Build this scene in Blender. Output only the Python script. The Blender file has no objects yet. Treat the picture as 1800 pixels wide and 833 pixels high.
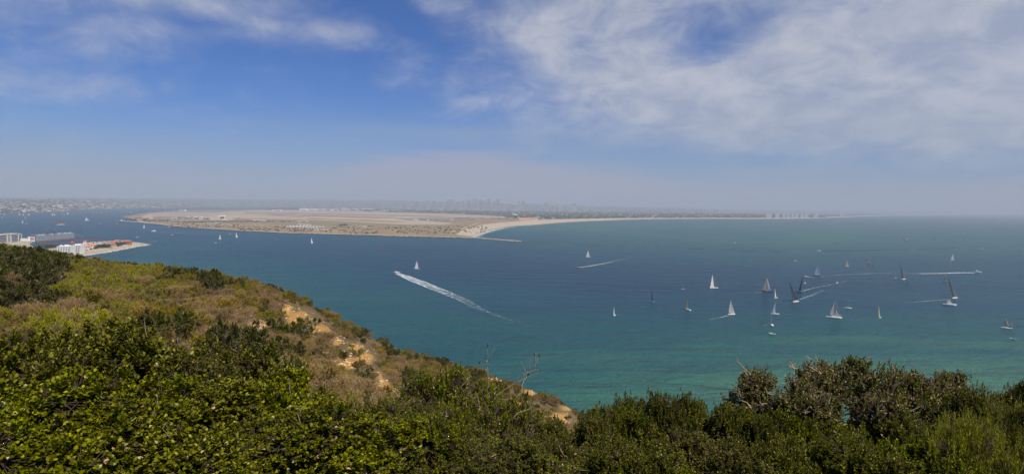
import bpy, math, random
import numpy as np
from mathutils import Vector, Matrix
R = math.radians
S = bpy.context.scene
C = S.collection
rng = np.random.default_rng(11)
random.seed(5)

# ------------------------------------------------------------------ camera
CAM_Z = 117.0
up = np.array([0.01222, 1.0, 0.0555]); up /= np.linalg.norm(up)
fw = np.array([0, 0, -1.0]); fy = fw - up * fw.dot(up); fy /= np.linalg.norm(fy)
fx = np.cross(fy, up)
M = np.array([fx, fy, up])                 # camera axes -> world
cam = bpy.data.objects.new('camera', bpy.data.cameras.new('camera'))
C.objects.link(cam)
cam.data.lens = 20.0; cam.data.sensor_width = 36.0; cam.data.sensor_fit = 'HORIZONTAL'
cam.data.clip_start = 0.1; cam.data.clip_end = 200000
mw = Matrix([list(M[i]) + [0] for i in range(3)] + [[0, 0, 0, 1]])
mw.translation = Vector((0, 0, CAM_Z))
cam.matrix_world = mw
S.camera = cam

def ray(x, y):
    return M @ np.array([x - 900.0, -(y - 416.5), -1000.0])
def gp(x, y, z=0.0):                       # photo pixel -> point on the level z
    d = ray(x, y); t = (z - CAM_Z) / d[2]
    return np.array([d[0] * t, d[1] * t, z])
def pt(x, y, D):                           # photo pixel at depth D (metres along +Y)
    d = ray(x, y); t = D / d[1]
    return np.array([d[0] * t, D, CAM_Z + d[2] * t])
def proj(P):
    P = np.atleast_2d(P) - np.array([0, 0, CAM_Z]); c = P @ M
    w = np.where(-c[:, 2] > 1e-6, -c[:, 2], 1e-6)
    return np.stack([900 + 1000 * c[:, 0] / w, 416.5 - 1000 * c[:, 1] / w], 1)

# ------------------------------------------------------------------ node helper
class NT:
    def __init__(s, tree): s.t = tree; s.t.nodes.clear()
    def n(s, typ, ins=None, **kw):
        nd = s.t.nodes.new(typ)
        for k, v in kw.items(): setattr(nd, k, v)
        for k, v in (ins or {}).items():
            sk = nd.inputs[k]
            if isinstance(v, bpy.types.NodeSocket): s.t.links.new(v, sk)
            else: sk.default_value = v
        return nd
    def m(s, op, a, b=0.0, c=0.0, clamp=False):
        nd = s.n('ShaderNodeMath', {0: a, 1: b, 2: c}, operation=op); nd.use_clamp = clamp
        return nd.outputs[0]
    def mix(s, f, a, b, typ='RGBA', bl='MIX'):
        nd = s.n('ShaderNodeMix', data_type=typ)
        if typ == 'RGBA': nd.blend_type = bl
        i = {'RGBA': (0, 6, 7, 2), 'FLOAT': (0, 2, 3, 0)}[typ]
        for k, v in zip(i[:3], (f, a, b)):
            if isinstance(v, bpy.types.NodeSocket): s.t.links.new(v, nd.inputs[k])
            else: nd.inputs[k].default_value = v if not isinstance(v, tuple) or len(v) == 4 else v + (1,)
        return nd.outputs[i[3]]
    def ramp(s, f, stops, interp='LINEAR'):
        nd = s.n('ShaderNodeValToRGB', {0: f}); cr = nd.color_ramp; cr.interpolation = interp
        while len(cr.elements) < len(stops): cr.elements.new(0.5)
        for e, (p, c) in zip(cr.elements, stops):
            e.position = p; e.color = tuple(c) + (1,) if len(c) == 3 else c
        return nd.outputs[0]
    def noise(s, vec, scale, detail=4, rough=0.55, dist=0.0, typ=None):
        nd = s.n('ShaderNodeTexNoise', {'Vector': vec, 'Scale': scale, 'Detail': detail, 'Roughness': rough, 'Distortion': dist})
        return nd.outputs[0]
    def gs(s, f, lo, hi):                  # smooth 0..1
        nd = s.n('ShaderNodeMapRange', {0: f, 1: lo, 2: hi, 3: 0.0, 4: 1.0}); nd.interpolation_type = 'SMOOTHSTEP'
        return nd.outputs[0]

# ------------------------------------------------------------------ sky, sun, exposure
SUN_EL, SUN_AZ = R(56), R(142)             # azimuth from +Y towards +X
W = bpy.data.worlds.new('World'); S.world = W; W.use_nodes = True
w = NT(W.node_tree)
sky = w.n('ShaderNodeTexSky', sky_type='NISHITA', sun_disc=False, sun_elevation=SUN_EL, sun_rotation=SUN_AZ,
          altitude=100.0, air_density=1.0, dust_density=0.4, ozone_density=3.0)
tc = w.n('ShaderNodeTexCoord').outputs['Generated']
sx = w.n('ShaderNodeSeparateXYZ', {0: tc})
X, Y, Z = sx.outputs
az = w.m('ARCTAN2', X, Y)                  # radians from the view axis
el = w.m('ARCSINE', Z)
def blob(px, py, rx, ry, amp):
    d = ray(px, py); d = d / np.linalg.norm(d)
    a0, e0 = math.atan2(d[0], d[1]), math.asin(d[2])
    u = w.m('DIVIDE', w.m('SUBTRACT', az, a0), rx / 1000.0)
    v = w.m('DIVIDE', w.m('SUBTRACT', el, e0), ry / 1000.0)
    r2 = w.m('ADD', w.m('MULTIPLY', u, u), w.m('MULTIPLY', v, v))
    return w.m('MULTIPLY', w.m('EXPONENT', w.m('MULTIPLY', r2, -1.0)), amp)
def addall(l):
    o = l[0]
    for q in l[1:]: o = w.m('ADD', o, q)
    return o
zz = w.m('ADD', w.m('MAXIMUM', Z, 0.0), 0.38)
pl = w.n('ShaderNodeCombineXYZ', {0: w.m('DIVIDE', X, zz), 1: w.m('DIVIDE', Y, zz), 2: 0.3}).outputs[0]
n1 = w.noise(pl, 2.3, 7, 0.55, 0.5)
n2 = w.noise(pl, 6.5, 6, 0.6, 0.4)
n3 = w.noise(w.n('ShaderNodeMapping', {0: tc, 3: (4.0, 4.0, 42.0)}).outputs[0], 1.2, 5, 0.55, 0.6)
fb = w.m('ADD', w.m('MULTIPLY', n1, 0.62), w.m('MULTIPLY', n2, 0.38))
big = addall([blob(1000, 60, 170, 90, .62), blob(1120, 160, 190, 60, .6), blob(1450, 175, 330, 70, .95), blob(1700, 60, 330, 120, .9),
              blob(1050, -120, 300, 110, .5), blob(1900, 170, 200, 90, .6), blob(1240, 85, 60, 50, -.62), blob(1390, 12, 120, 24, -.3), blob(1640, 180, 200, 60, .3),
              blob(330, 8, 220, 30, .5), blob(480, 62, 110, 18, .38), blob(170, 75, 70, 40, .36), blob(90, 150, 120, 22, .46), blob(300, 60, 70, 26, .38),
              blob(620, 55, 60, 18, .36), blob(680, 120, 50, 40, .22), blob(560, 125, 40, 16, .22), blob(760, 10, 50, 18, .25),
              blob(860, 178, 90, 18, .25), blob(1900, -200, 900, 200, .5), blob(-300, 60, 300, 160, .25), blob(360, 42, 60, 9, -.28)])
cov = w.gs(w.m('ADD', w.m('MULTIPLY', w.m('SUBTRACT', fb, 0.5), 2.3), w.m('SUBTRACT', big, 0.28)), -0.22, 0.9)
veil = w.m('MULTIPLY', addall([blob(1350, 245, 600, 50, .42), blob(200, 265, 600, 60, .3), blob(780, 235, 250, 14, .22), blob(1000, 340, 2500, 60, .45)]),
           w.m('ADD', 0.45, w.m('MULTIPLY', n3, 1.1)))
stra = w.m('MULTIPLY', w.gs(w.m('ADD', addall([blob(770, 320, 230, 58, 1.0), blob(1080, 345, 230, 52, .62), blob(1800, 330, 130, 60, .5)]), w.m('MULTIPLY', w.m('SUBTRACT', n3, .5), .7)), 0.35, 0.75), 0.62)
cc = w.mix(w.gs(n2, 0.3, 0.7), (3.8, 4.2, 5.25), (5.9, 6.0, 6.4))
sk2 = w.mix(1.0, sky.outputs[0], (.36, .55, .93), bl='MULTIPLY')
skyc = w.mix(w.m('MINIMUM', w.m('MULTIPLY', cov, 0.8), 1.0), sk2, cc)
skyc = w.mix(w.m('MINIMUM', veil, 0.85), skyc, (3.1, 3.75, 5.0))
skyc = w.mix(stra, skyc, (4.0, 3.95, 4.9))
low = w.m('MULTIPLY', w.gs(el, 0.085, -0.01), 0.85)        # the marine haze bank lying over the horizon
skyc = w.mix(low, skyc, (3.75, 3.95, 4.85))
bg = w.n('ShaderNodeBackground', {0: skyc, 1: 0.087})
w.t.links.new(bg.outputs[0], w.n('ShaderNodeOutputWorld').inputs[0])

sun = bpy.data.objects.new('sun', bpy.data.lights.new('sun', 'SUN')); C.objects.link(sun)
sun.data.energy = 5.0; sun.data.angle = R(0.53); sun.data.color = (1.0, 0.92, 0.78)
sv = Vector((math.sin(SUN_AZ) * math.cos(SUN_EL), math.cos(SUN_AZ) * math.cos(SUN_EL), math.sin(SUN_EL)))
sun.rotation_euler = sv.to_track_quat('Z', 'Y').to_euler()
S.view_settings.view_transform = 'Standard'; S.view_settings.look = 'None'
S.view_settings.exposure = 0.2; S.view_settings.gamma = 1.0; S.view_settings.use_curve_mapping = False
S.render.engine = 'CYCLES'
cy = S.cycles
cy.use_denoising = True; cy.max_bounces = 6; cy.diffuse_bounces = 3; cy.glossy_bounces = 2
cy.transparent_max_bounces = 12; cy.volume_bounces = 0; cy.transmission_bounces = 3
cy.caustics_reflective = False; cy.caustics_refractive = False

# ------------------------------------------------------------------ materials
def new_mat(name):
    m = bpy.data.materials.new(name); m.use_nodes = True
    return m, NT(m.node_tree)
def finish(nt, sh): nt.t.links.new(sh, nt.n('ShaderNodeOutputMaterial').inputs[0])
def plain(name, col, rough=0.6, var=0.15, scale=0.6, metal=0.0, spec=0.5, bump=0.0):
    m, n = new_mat(name)
    co = n.n('ShaderNodeTexCoord').outputs['Object']
    f = n.noise(co, scale, 5, 0.6)
    a = tuple(c * (1 - var) for c in col); b = tuple(min(1, c * (1 + var)) for c in col)
    colr = n.mix(n.gs(f, 0.3, 0.7), a, b)
    ins = {'Base Color': colr, 'Roughness': rough, 'Metallic': metal, 'Specular IOR Level': spec}
    if bump: ins['Normal'] = n.n('ShaderNodeBump', {'Height': f, 'Strength': bump}).outputs[0]
    finish(n, n.n('ShaderNodeBsdfPrincipled', ins).outputs[0])
    return m
MT = {}
def P(key, *a, **k): MT[key] = plain(key, *a, **k); return MT[key]
P('white_paint', (.78, .78, .76), .45, .06); P('offwhite', (.62, .6, .54), .7, .1, .2); P('cream', (.55, .47, .36), .8, .12, .15)
P('grey_paint', (.32, .34, .36), .55, .1, .1); P('mid_grey', (.3, .31, .33), .6, .12, .1); P('dark_grey', (.07, .075, .085), .6, .2, .2)
P('black_hull', (.02, .022, .03), .35, .2); P('blue_hull', (.06, .1, .28), .4, .1); P('navy', (.02, .04, .12), .4, .1)
P('red_paint', (.42, .035, .03), .5, .15); P('orange_tile', (.46, .15, .075), .8, .2, .3); P('terracotta', (.42, .11, .05), .8, .2, .2)
P('green_paint', (.02, .14, .07), .5, .2); P('teak', (.3, .2, .11), .7, .2, 2.0); P('mast_metal', (.5, .5, .5), .35, .08, metal=.6)
P('window_dark', (.035, .045, .06), .15, .2, .3); P('concrete', (.4, .37, .33), .85, .12, .05); P('bark', (.055, .036, .018), .9, .3, 12.0, bump=.3)
P('dead_wood', (.24, .185, .12), .9, .25, 9.0); P('rock', (.3, .25, .2), .9, .35, .15, bump=.4); P('rock_pale', (.46, .42, .36), .9, .25, .1, bump=.3)
P('palm_trunk', (.16, .12, .09), .9, .3); P('skin', (.45, .27, .19), .6, .05); P('cloth_dark', (.04, .05, .09), .9, .2); P('cloth_red', (.4, .05, .04), .9, .2)
P('rust', (.3, .13, .08), .9, .3, .3); P('flag_white', (.75, .75, .75), .8, .03); P('flag_red', (.5, .03, .06), .8, .05); P('flag_blue', (.03, .05, .2), .8, .05)
P('cloth_blue', (.05, .13, .3), .9, .2); P('yellow_paint', (.55, .38, .05), .6, .1); P('tower_blue', (.34, .37, .42), .5, .2, .01); P('tower_tan', (.44, .42, .4), .7, .2, .01)
P('car_paint', (.3, .3, .32), .3, .3, .02)

def sailmat(key, col, trans=.42, seam=.0):
    m, n = new_mat(key)
    co = n.n('ShaderNodeTexCoord').outputs['Object']
    z = n.n('ShaderNodeSeparateXYZ', {0: co}).outputs[2]
    st = n.m('FRACT', n.m('MULTIPLY', z, 0.42)); ln = n.gs(st, 0.93, 0.98)
    f = n.noise(co, .35, 4, .6)
    c = n.mix(f, tuple(x * .82 for x in col), tuple(min(1, x * 1.12) for x in col))
    c = n.mix(n.m('MULTIPLY', ln, .3), c, tuple(x * .5 for x in col))
    d = n.n('ShaderNodeBsdfDiffuse', {0: c}); t = n.n('ShaderNodeBsdfTranslucent', {0: c})
    finish(n, n.n('ShaderNodeMixShader', {0: trans, 1: d.outputs[0], 2: t.outputs[0]}).outputs[0])
    MT[key] = m
sailmat('sail_white', (.86, .86, .84)); sailmat('sail_grey', (.52, .52, .5)); sailmat('sail_tan', (.42, .38, .27)); sailmat('sail_yellow', (.58, .52, .26))
sailmat('sail_carbon', (.032, .042, .062), .1); sailmat('sail_smoke', (.12, .125, .145), .15); sailmat('sail_pale', (.55, .6, .66))

def attr(n, name): return n.n('ShaderNodeAttribute', attribute_name=name).outputs['Fac']
def leafmat(key, stops, trans=.3, rough=.42, spec=.45):
    m, n = new_mat(key)
    t = attr(n, 'tone'); c = n.ramp(t, stops)
    oi = n.n('ShaderNodeObjectInfo').outputs['Random']
    c = n.n('ShaderNodeHueSaturation', {'Hue': n.m('ADD', .485, n.m('MULTIPLY', oi, .03)), 'Saturation': n.m('ADD', .85, n.m('MULTIPLY', oi, .25)),
            'Value': n.m('ADD', .8, n.m('MULTIPLY', oi, .4)), 'Color': c}).outputs[0]
    pb = n.n('ShaderNodeBsdfPrincipled', {'Base Color': c, 'Roughness': rough, 'Specular IOR Level': spec})
    tr = n.n('ShaderNodeBsdfTranslucent', {0: n.mix(1.0, c, (1.3, 1.25, .5), bl='MULTIPLY')})
    finish(n, n.n('ShaderNodeMixShader', {0: trans, 1: pb.outputs[0], 2: tr.outputs[0]}).outputs[0])
    MT[key] = m
dead = [(.965, (.3, .1, .03)), (.985, (.5, .3, .22)), (1.0, (.5, .34, .28))]
leafmat('leaf_broad', [(0, (.022, .026, .0015)), (.35, (.07, .076, .002)), (.7, (.17, .168, .003)), (.9, (.31, .3, .02)), (.955, (.38, .37, .15))] + dead, .2, .5, .12)
leafmat('leaf_small', [(0, (.022, .03, .001)), (.4, (.078, .09, .0015)), (.75, (.175, .19, .002)), (.94, (.32, .33, .012))] + dead, .2, .5, .1)
leafmat('leaf_mixed', [(0, (.035, .045, .003)), (.35, (.08, .1, .005)), (.66, (.15, .17, .01)), (.74, (.17, .1, .03)), (.82, (.22, .13, .05)), (.92, (.42, .28, .2)), (1, (.5, .36, .28))], .25, .5, .4)
leafmat('leaf_broom', [(0, (.12, .14, .004)), (.5, (.27, .29, .007)), (1, (.42, .43, .03))], .3, .6, .2)
leafmat('leaf_olive', [(0, (.09, .075, .002)), (.4, (.19, .16, .004)), (.75, (.3, .235, .01)), (1, (.45, .33, .05))], .3, .7, .1)
leafmat('leaf_dark', [(0, (.03, .038, .004)), (.5, (.065, .075, .006)), (1, (.14, .14, .015))], .2, .6, .1)
leafmat('leaf_lime', [(0, (.15, .135, .004)), (.5, (.28, .255, .007)), (1, (.44, .39, .04))], .25, .65, .15)
leafmat('leaf_dry', [(0, (.27, .17, .05)), (.5, (.45, .3, .11)), (1, (.66, .48, .24))], .15, .8, .1)
leafmat('leaf_far', [(0, (.02, .03, .012)), (.5, (.04, .055, .02)), (1, (.08, .09, .03))], .1, .8, .1)
leafmat('leaf_brown', [(0, (.14, .09, .016)), (.5, (.27, .175, .034)), (1, (.42, .29, .08))], .15, .75, .1)

# ------------------------------------------------------------------ mesh helpers
def tag(o, label=None, cat=None, group=None, kind=None):
    if label: o['label'] = label
    if cat: o['category'] = cat
    if group: o['group'] = group
    if kind: o['kind'] = kind
    return o
def empty(name, loc, label, cat, group=None, rz=0.0):
    o = bpy.data.objects.new(name, None); C.objects.link(o); o.location = loc; o.rotation_euler = (0, 0, rz)
    o.empty_display_size = 0.5
    return tag(o, label, cat, group)
def link(name, me, parent=None):
    o = bpy.data.objects.new(name, me); C.objects.link(o)
    if parent is not None: o.parent = parent
    return o
def np_mesh(name, V, F, mat, attrs=None, midx=None, smooth=False):
    """V (n,3); F (m,k) all faces with k corners, or a list of such arrays"""
    me = bpy.data.meshes.new(name)
    Fs = F if isinstance(F, list) else [F]
    V = np.asarray(V, dtype=np.float32)
    me.vertices.add(len(V)); me.vertices.foreach_set('co', V.ravel())
    lt = np.concatenate([np.full(len(f), f.shape[1]) for f in Fs]); li = np.concatenate([f.ravel() for f in Fs])
    me.loops.add(len(li)); me.loops.foreach_set('vertex_index', li.astype(np.int32))
    me.polygons.add(len(lt)); me.polygons.foreach_set('loop_start', np.concatenate([[0], np.cumsum(lt)[:-1]]).astype(np.int32))
    if midx is not None: me.polygons.foreach_set('material_index', np.asarray(midx, dtype=np.int32))
    if smooth: me.polygons.foreach_set('use_smooth', np.ones(len(lt), dtype=bool))
    for k, a in (attrs or {}).items():
        at = me.attributes.new(k, 'FLOAT', 'POINT'); at.data.foreach_set('value', np.asarray(a, dtype=np.float32))
    for m in (mat if isinstance(mat, (list, tuple)) else [mat]): me.materials.append(MT[m] if isinstance(m, str) else m)
    me.update(calc_edges=True); me.validate()
    return me
class MB:
    def __init__(s): s.v = []; s.f = []; s.m = []
    def add(s, vs, fs, m=0):
        b = len(s.v); s.v += [tuple(map(float, q)) for q in vs]; s.f += [tuple(b + i for i in f) for f in fs]; s.m += [m] * len(fs); return s
    def box(s, c, d, rz=0.0, m=0, top=1.0):
        x, y, z = d[0] / 2, d[1] / 2, d[2] / 2; co, si = math.cos(rz), math.sin(rz); vs = []
        for k in (-1, 1):
            q = top if k > 0 else 1.0
            for i, j in ((-1, -1), (1, -1), (1, 1), (-1, 1)):
                a, b = i * x * q, j * y * q; vs.append((c[0] + a * co - b * si, c[1] + a * si + b * co, c[2] + k * z))
        return s.add(vs, [(3, 2, 1, 0), (4, 5, 6, 7), (0, 1, 5, 4), (1, 2, 6, 5), (2, 3, 7, 6), (3, 0, 4, 7)], m)
    def gable(s, c, d, h, m=0, over=.4):  # roof on top of a box, ridge along x
        x, y = d[0] / 2 + over, d[1] / 2 + over; z = c[2]
        vs = [(c[0] - x, c[1] - y, z), (c[0] + x, c[1] - y, z), (c[0] + x, c[1] + y, z), (c[0] - x, c[1] + y, z),
              (c[0] - x * .8, c[1], z + h), (c[0] + x * .8, c[1], z + h)]
        return s.add(vs, [(0, 1, 5, 4), (2, 3, 4, 5), (0, 4, 3), (1, 2, 5), (3, 2, 1, 0)], m)
    def tube(s, pts, rs, n=8, m=0, cap=True):
        pts = [Vector(p) for p in pts]; rings = []
        if not hasattr(rs, '__len__'): rs = [rs] * len(pts)
        for i, p in enumerate(pts):
            d = (pts[min(i + 1, len(pts) - 1)] - pts[max(i - 1, 0)]).normalized()
            a = d.orthogonal().normalized() if abs(d.z) < .95 else Vector((1, 0, 0)) - d * d.x
            a.normalize(); b = d.cross(a)
            rings.append([p + (a * math.cos(t) + b * math.sin(t)) * rs[i] for t in [2 * math.pi * k / n for k in range(n)]])
        vs = [q for r in rings for q in r]; fs = []
        for i in range(len(pts) - 1):
            for k in range(n): fs.append((i * n + k, i * n + (k + 1) % n, (i + 1) * n + (k + 1) % n, (i + 1) * n + k))
        if cap: fs += [tuple(range(n))[::-1], tuple((len(pts) - 1) * n + k for k in range(n))]
        return s.add(vs, fs, m)
    def lathe(s, prof, n=12, m=0, c=(0, 0, 0)):
        vs = [(c[0] + r * math.cos(2 * math.pi * k / n), c[1] + r * math.sin(2 * math.pi * k / n), c[2] + z) for r, z in prof for k in range(n)]
        fs = [(i * n + k, i * n + (k + 1) % n, (i + 1) * n + (k + 1) % n, (i + 1) * n + k) for i in range(len(prof) - 1) for k in range(n)]
        return s.add(vs, fs + [tuple(range(n))[::-1], tuple((len(prof) - 1) * n + k for k in range(n))], m)
    def loft(s, rings, m=0, closed=True, caps=True):
        n = len(rings[0]); vs = [q for r in rings for q in r]; fs = []
        for i in range(len(rings) - 1):
            for k in range(n if closed else n - 1): fs.append((i * n + k, i * n + (k + 1) % n, (i + 1) * n + (k + 1) % n, (i + 1) * n + k))
        if caps: fs += [tuple(range(n))[::-1], tuple((len(rings) - 1) * n + k for k in range(n))]
        return s.add(vs, fs, m)
    def prism(s, poly, z0, z1, m=0, sidem=None):
        n = len(poly); vs = [(p[0], p[1], z0) for p in poly] + [(p[0], p[1], z1) for p in poly]
        s.add(vs, [tuple(range(n, 2 * n))], m)
        b = len(s.v) - 2 * n
        s.f += [(b + i, b + (i + 1) % n, b + n + (i + 1) % n, b + n + i) for i in range(n)]; s.m += [m if sidem is None else sidem] * n
        return s
    def mesh(s, name, mats, smooth=False):
        me = bpy.data.meshes.new(name); me.from_pydata(s.v, [], s.f)
        for m in (mats if isinstance(mats, (list, tuple)) else [mats]): me.materials.append(MT[m] if isinstance(m, str) else m)
        me.polygons.foreach_set('material_index', s.m)
        if smooth: me.polygons.foreach_set('use_smooth', [True] * len(s.f))
        me.update(); return me
    def build(s, name, mats, parent=None, smooth=False): return link(name, s.mesh(name, mats, smooth), parent)
def copy_tree(o, parent=None):
    c = o.copy(); C.objects.link(c); c.parent = parent
    for ch in list(o.children): copy_tree(ch, c)
    return c

# ------------------------------------------------------------------ smooth value noise for terrain
_g = np.random.default_rng(3).random((256, 256))
def vn(x, y):
    xi, yi = np.floor(x).astype(int), np.floor(y).astype(int); fx_, fy_ = x - xi, y - yi
    fx_, fy_ = fx_ ** 2 * (3 - 2 * fx_), fy_ ** 2 * (3 - 2 * fy_)
    g = lambda i, j: _g[i % 256, j % 256]
    return (g(xi, yi) * (1 - fx_) + g(xi + 1, yi) * fx_) * (1 - fy_) + (g(xi, yi + 1) * (1 - fx_) + g(xi + 1, yi + 1) * fx_) * fy_
def fbm(x, y, o=4):
    s = 0; a = 1; t = 0
    for i in range(o): s = s + a * vn(x * 2 ** i + 17 * i, y * 2 ** i + 31 * i); t += a; a *= .5
    return s / t - .5

# ------------------------------------------------------------------ sea
rr = np.concatenate([[30], np.geomspace(60, 58000, 230)]); th = np.linspace(-math.pi, math.pi, 361)[:-1]
fine = np.linspace(-R(50), R(50), 260); th = np.unique(np.concatenate([th[np.abs(th) > R(50)], fine]))
TH, RR = np.meshgrid(th, rr)
V = np.stack([np.sin(TH) * RR, np.cos(TH) * RR, np.zeros_like(TH)], -1).reshape(-1, 3)
nt_, nr = len(th), len(rr)
i, j = np.meshgrid(np.arange(nr - 1), np.arange(nt_), indexing='ij'); j2 = (j + 1) % nt_
F = np.stack([i * nt_ + j, (i + 1) * nt_ + j, (i + 1) * nt_ + j2, i * nt_ + j2], -1).reshape(-1, 4)[:, ::-1]
# teal-ness of the water (shoals and silt against the deep channel), measured along the coast
tx = np.array([0, 250, 500, 800, 1100, 1400, 1700, 1900.])
ty = np.array([384, 400, 425, 445, 470, 500, 530, 560, 600, 650, 720, 800.])
tv = np.array([[.15, .15, .3, .5, .55, .5, .4, .4], [.15, .15, .4, .7, .8, .75, .65, .6], [.2, .35, .2, .35, .7, .8, .7, .65], [.35, .6, .15, .1, .4, .6, .6, .55],
               [.5, .72, .45, .04, .08, .2, .3, .3], [.6, .75, .6, .2, .0, .08, .2, .25], [.65, .75, .62, .4, .15, .15, .28, .35], [.7, .7, .62, .52, .4, .4, .55, .5],
               [.7, .7, .65, .6, .65, .75, .8, .8], [.7, .7, .7, .72, .9, .92, .95, .95], [.8, .8, .8, .85, 1, 1, 1, 1], [.8, .8, .8, .9, 1, 1, 1, 1]])
PR = proj(V); front = V[:, 1] > 50
px = np.clip(PR[:, 0], tx[0], tx[-1] - 1e-3); py = np.clip(PR[:, 1], ty[0], ty[-1] - 1e-3)
a = np.searchsorted(tx, px, side='right') - 1; b = np.searchsorted(ty, py, side='right') - 1
fa = (px - tx[a]) / (tx[a + 1] - tx[a]); fb_ = (py - ty[b]) / (ty[b + 1] - ty[b])
sh = (tv[b, a] * (1 - fa) + tv[b, a + 1] * fa) * (1 - fb_) + (tv[b + 1, a] * (1 - fa) + tv[b + 1, a + 1] * fa) * fb_
sh = np.where(front, sh * .9 + .07, 0.5)
m, n = new_mat('sea_water')
geo = n.n('ShaderNodeNewGeometry'); pos = geo.outputs['Position']
st = attr(n, 'shoal')
pm = n.n('ShaderNodeMapping', {0: pos, 2: (0, 0, R(24)), 3: (.0016, .0052, 1)}).outputs[0]
big_ = n.noise(pm, 1.0, 5, .6, .6)
pm2 = n.n('ShaderNodeMapping', {0: pos, 2: (0, 0, R(-12)), 3: (.006, .03, 1)}).outputs[0]
mid_ = n.noise(pm2, 1.0, 5, .6, .3)
stt = n.m('ADD', st, n.m('ADD', n.m('MULTIPLY', n.m('SUBTRACT', big_, .5), .75), n.m('MULTIPLY', n.m('SUBTRACT', mid_, .5), .5)), clamp=True)
wc = n.ramp(stt, [(0, (.003, .038, .082)), (.35, (.004, .055, .092)), (.7, (.009, .078, .09)), (1, (.042, .138, .096))])
kn = n.noise(n.n('ShaderNodeMapping', {0: pos, 2: (0, 0, R(10)), 3: (.018, .05, 1)}).outputs[0], 1.0, 6, .7, .8)
kelp = n.m('MULTIPLY', n.gs(kn, .57, .66), n.gs(st, .8, .97))
wc = n.mix(n.m('MULTIPLY', kelp, .75), wc, (.02, .03, .03))
w1 = n.noise(n.n('ShaderNodeMapping', {0: pos, 2: (0, 0, R(20)), 3: (.07, .2, 1)}).outputs[0], 1.0, 4, .65)
w2 = n.noise(n.n('ShaderNodeMapping', {0: pos, 2: (0, 0, R(28)), 3: (.28, .62, 1)}).outputs[0], 1.0, 3, .6)
w3 = n.noise(n.n('ShaderNodeMapping', {0: pos, 2: (0, 0, R(15)), 3: (.012, .05, 1)}).outputs[0], 1.0, 3, .5)
hgt = n.m('ADD', n.m('ADD', n.m('MULTIPLY', w1, 1.5), n.m('MULTIPLY', w2, .5)), n.m('MULTIPLY', w3, 4.0))
bmp = n.n('ShaderNodeBump', {'Height': hgt, 'Strength': 1.0, 'Distance': 4.5}).outputs[0]
finish(n, n.n('ShaderNodeBsdfPrincipled', {'Base Color': wc, 'Roughness': .3, 'IOR': 1.333, 'Specular IOR Level': .08, 'Normal': bmp}).outputs[0])
MT['sea_water'] = m
sea = link('water', np_mesh('water', V, F, 'sea_water', {'shoal': sh}, smooth=True)); tag(sea, 'teal and blue rippled bay water', 'water', kind='structure')

# ------------------------------------------------------------------ haze
hz = MB().box((0, 0, 0), (2, 2, 2)).build('haze', [])
HT = 330.0
hz.scale = (64000, 64000, (HT + 10) / 2); hz.location = (0, 0, HT - (HT + 10) / 2)
tag(hz, 'thin lavender sea haze over the bay', 'haze', kind='stuff')
m, n = new_mat('haze_air')
HAZE_D = 1.0e-4
pv = n.n('ShaderNodeVolumePrincipled', {'Color': (.67, .765, .88, 1), 'Density': HAZE_D, 'Anisotropy': 0.0})
n.t.links.new(pv.outputs[0], n.n('ShaderNodeOutputMaterial').inputs['Volume'])
hz.data.materials.append(m)
# ------------------------------------------------------------------ headland terrain
KD = [0, 2, 4, 6, 9, 13]
def col(px, near, far, drop, endslope):
    """near: z below the eye at KD; far: (D, photo y of the ground)"""
    D = list(KD); Zs = list(near)
    for d, y in far: D.append(d); Zs.append(pt(px, y, d)[2] - CAM_Z)
    dl, zl = D[-1], Zs[-1]
    for q, sl in ((6, .25), (14, .6), (40, 1.0)):
        D.append(dl + q); Zs.append(Zs[-1] - (D[-1] - D[-2]) * endslope * sl)
    D.append(1500); Zs.append(Zs[-1] - (1500 - D[-2]) * endslope)
    r = ray(px, 600); return r[0] / r[1], np.array(D), np.array(Zs)
L = [-1.72, -1.85, -2.5, -3.3, -4.2, -4.9]; Rr = [-1.72, -1.85, -2.9, -4.1, -5.15, -5.9]
cols = [col(-500, L, [(20, 588), (35, 516), (50, 474), (65, 448), (75, 432)], 0, .4),
        col(0, L, [(20, 610), (35, 540), (50, 494), (65, 458), (75, 437)], 0, .4),
        col(200, L, [(20, 640), (35, 575), (50, 530), (65, 497), (80, 476)], 0, .42),
        col(400, L, [(20, 672), (35, 610), (50, 565), (65, 527), (86, 494)], 0, .45),
        col(520, L, [(20, 710), (35, 652), (50, 612), (65, 577), (92, 529)], 0, .5),
        col(620, [-1.72, -1.85, -2.5, -3.4, -4.6, -6], [(20, 745), (35, 697), (50, 662), (65, 632), (97, 584)], 0, .55),
        col(700, [-1.72, -1.85, -2.55, -3.5, -4.8, -6.3], [(20, 775), (35, 740), (50, 708), (75, 664), (100, 622)], 0, .6),
        col(850, [-1.72, -1.85, -2.6, -3.6, -5, -7], [(20, 835), (35, 795), (50, 765), (75, 712), (108, 662)], 0, .66),
        col(1000, Rr, [(20, 910), (35, 870), (50, 830), (75, 775), (115, 716)], 0, .75),
        col(1060, Rr, [(20, 950), (35, 910), (50, 880), (75, 830), (112, 765)], 0, .8),
        col(1160, Rr, [(20, 1050), (35, 1100), (60, 1150)], 0, .7),
        col(1400, Rr, [(20, 1100), (35, 1150), (60, 1180)], 0, .7),
        col(1900, Rr, [(20, 1100), (35, 1150), (60, 1180)], 0, .7)]
CU = np.array([c[0] for c in cols]); DG = np.concatenate([np.linspace(0, 150, 301), np.linspace(155, 1500, 270)])
CZ = np.array([np.interp(DG, c[1], c[2]) for c in cols])
ker = np.array([1, 2, 3, 4, 3, 2, 1.]); ker /= ker.sum()
for k in range(len(CZ)):
    s_ = np.convolve(np.pad(CZ[k, :301], 3, mode='edge'), ker, 'valid'); CZ[k, 8:290] = s_[8:290]
ug = np.linspace(CU[0], CU[-1], 200)
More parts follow.
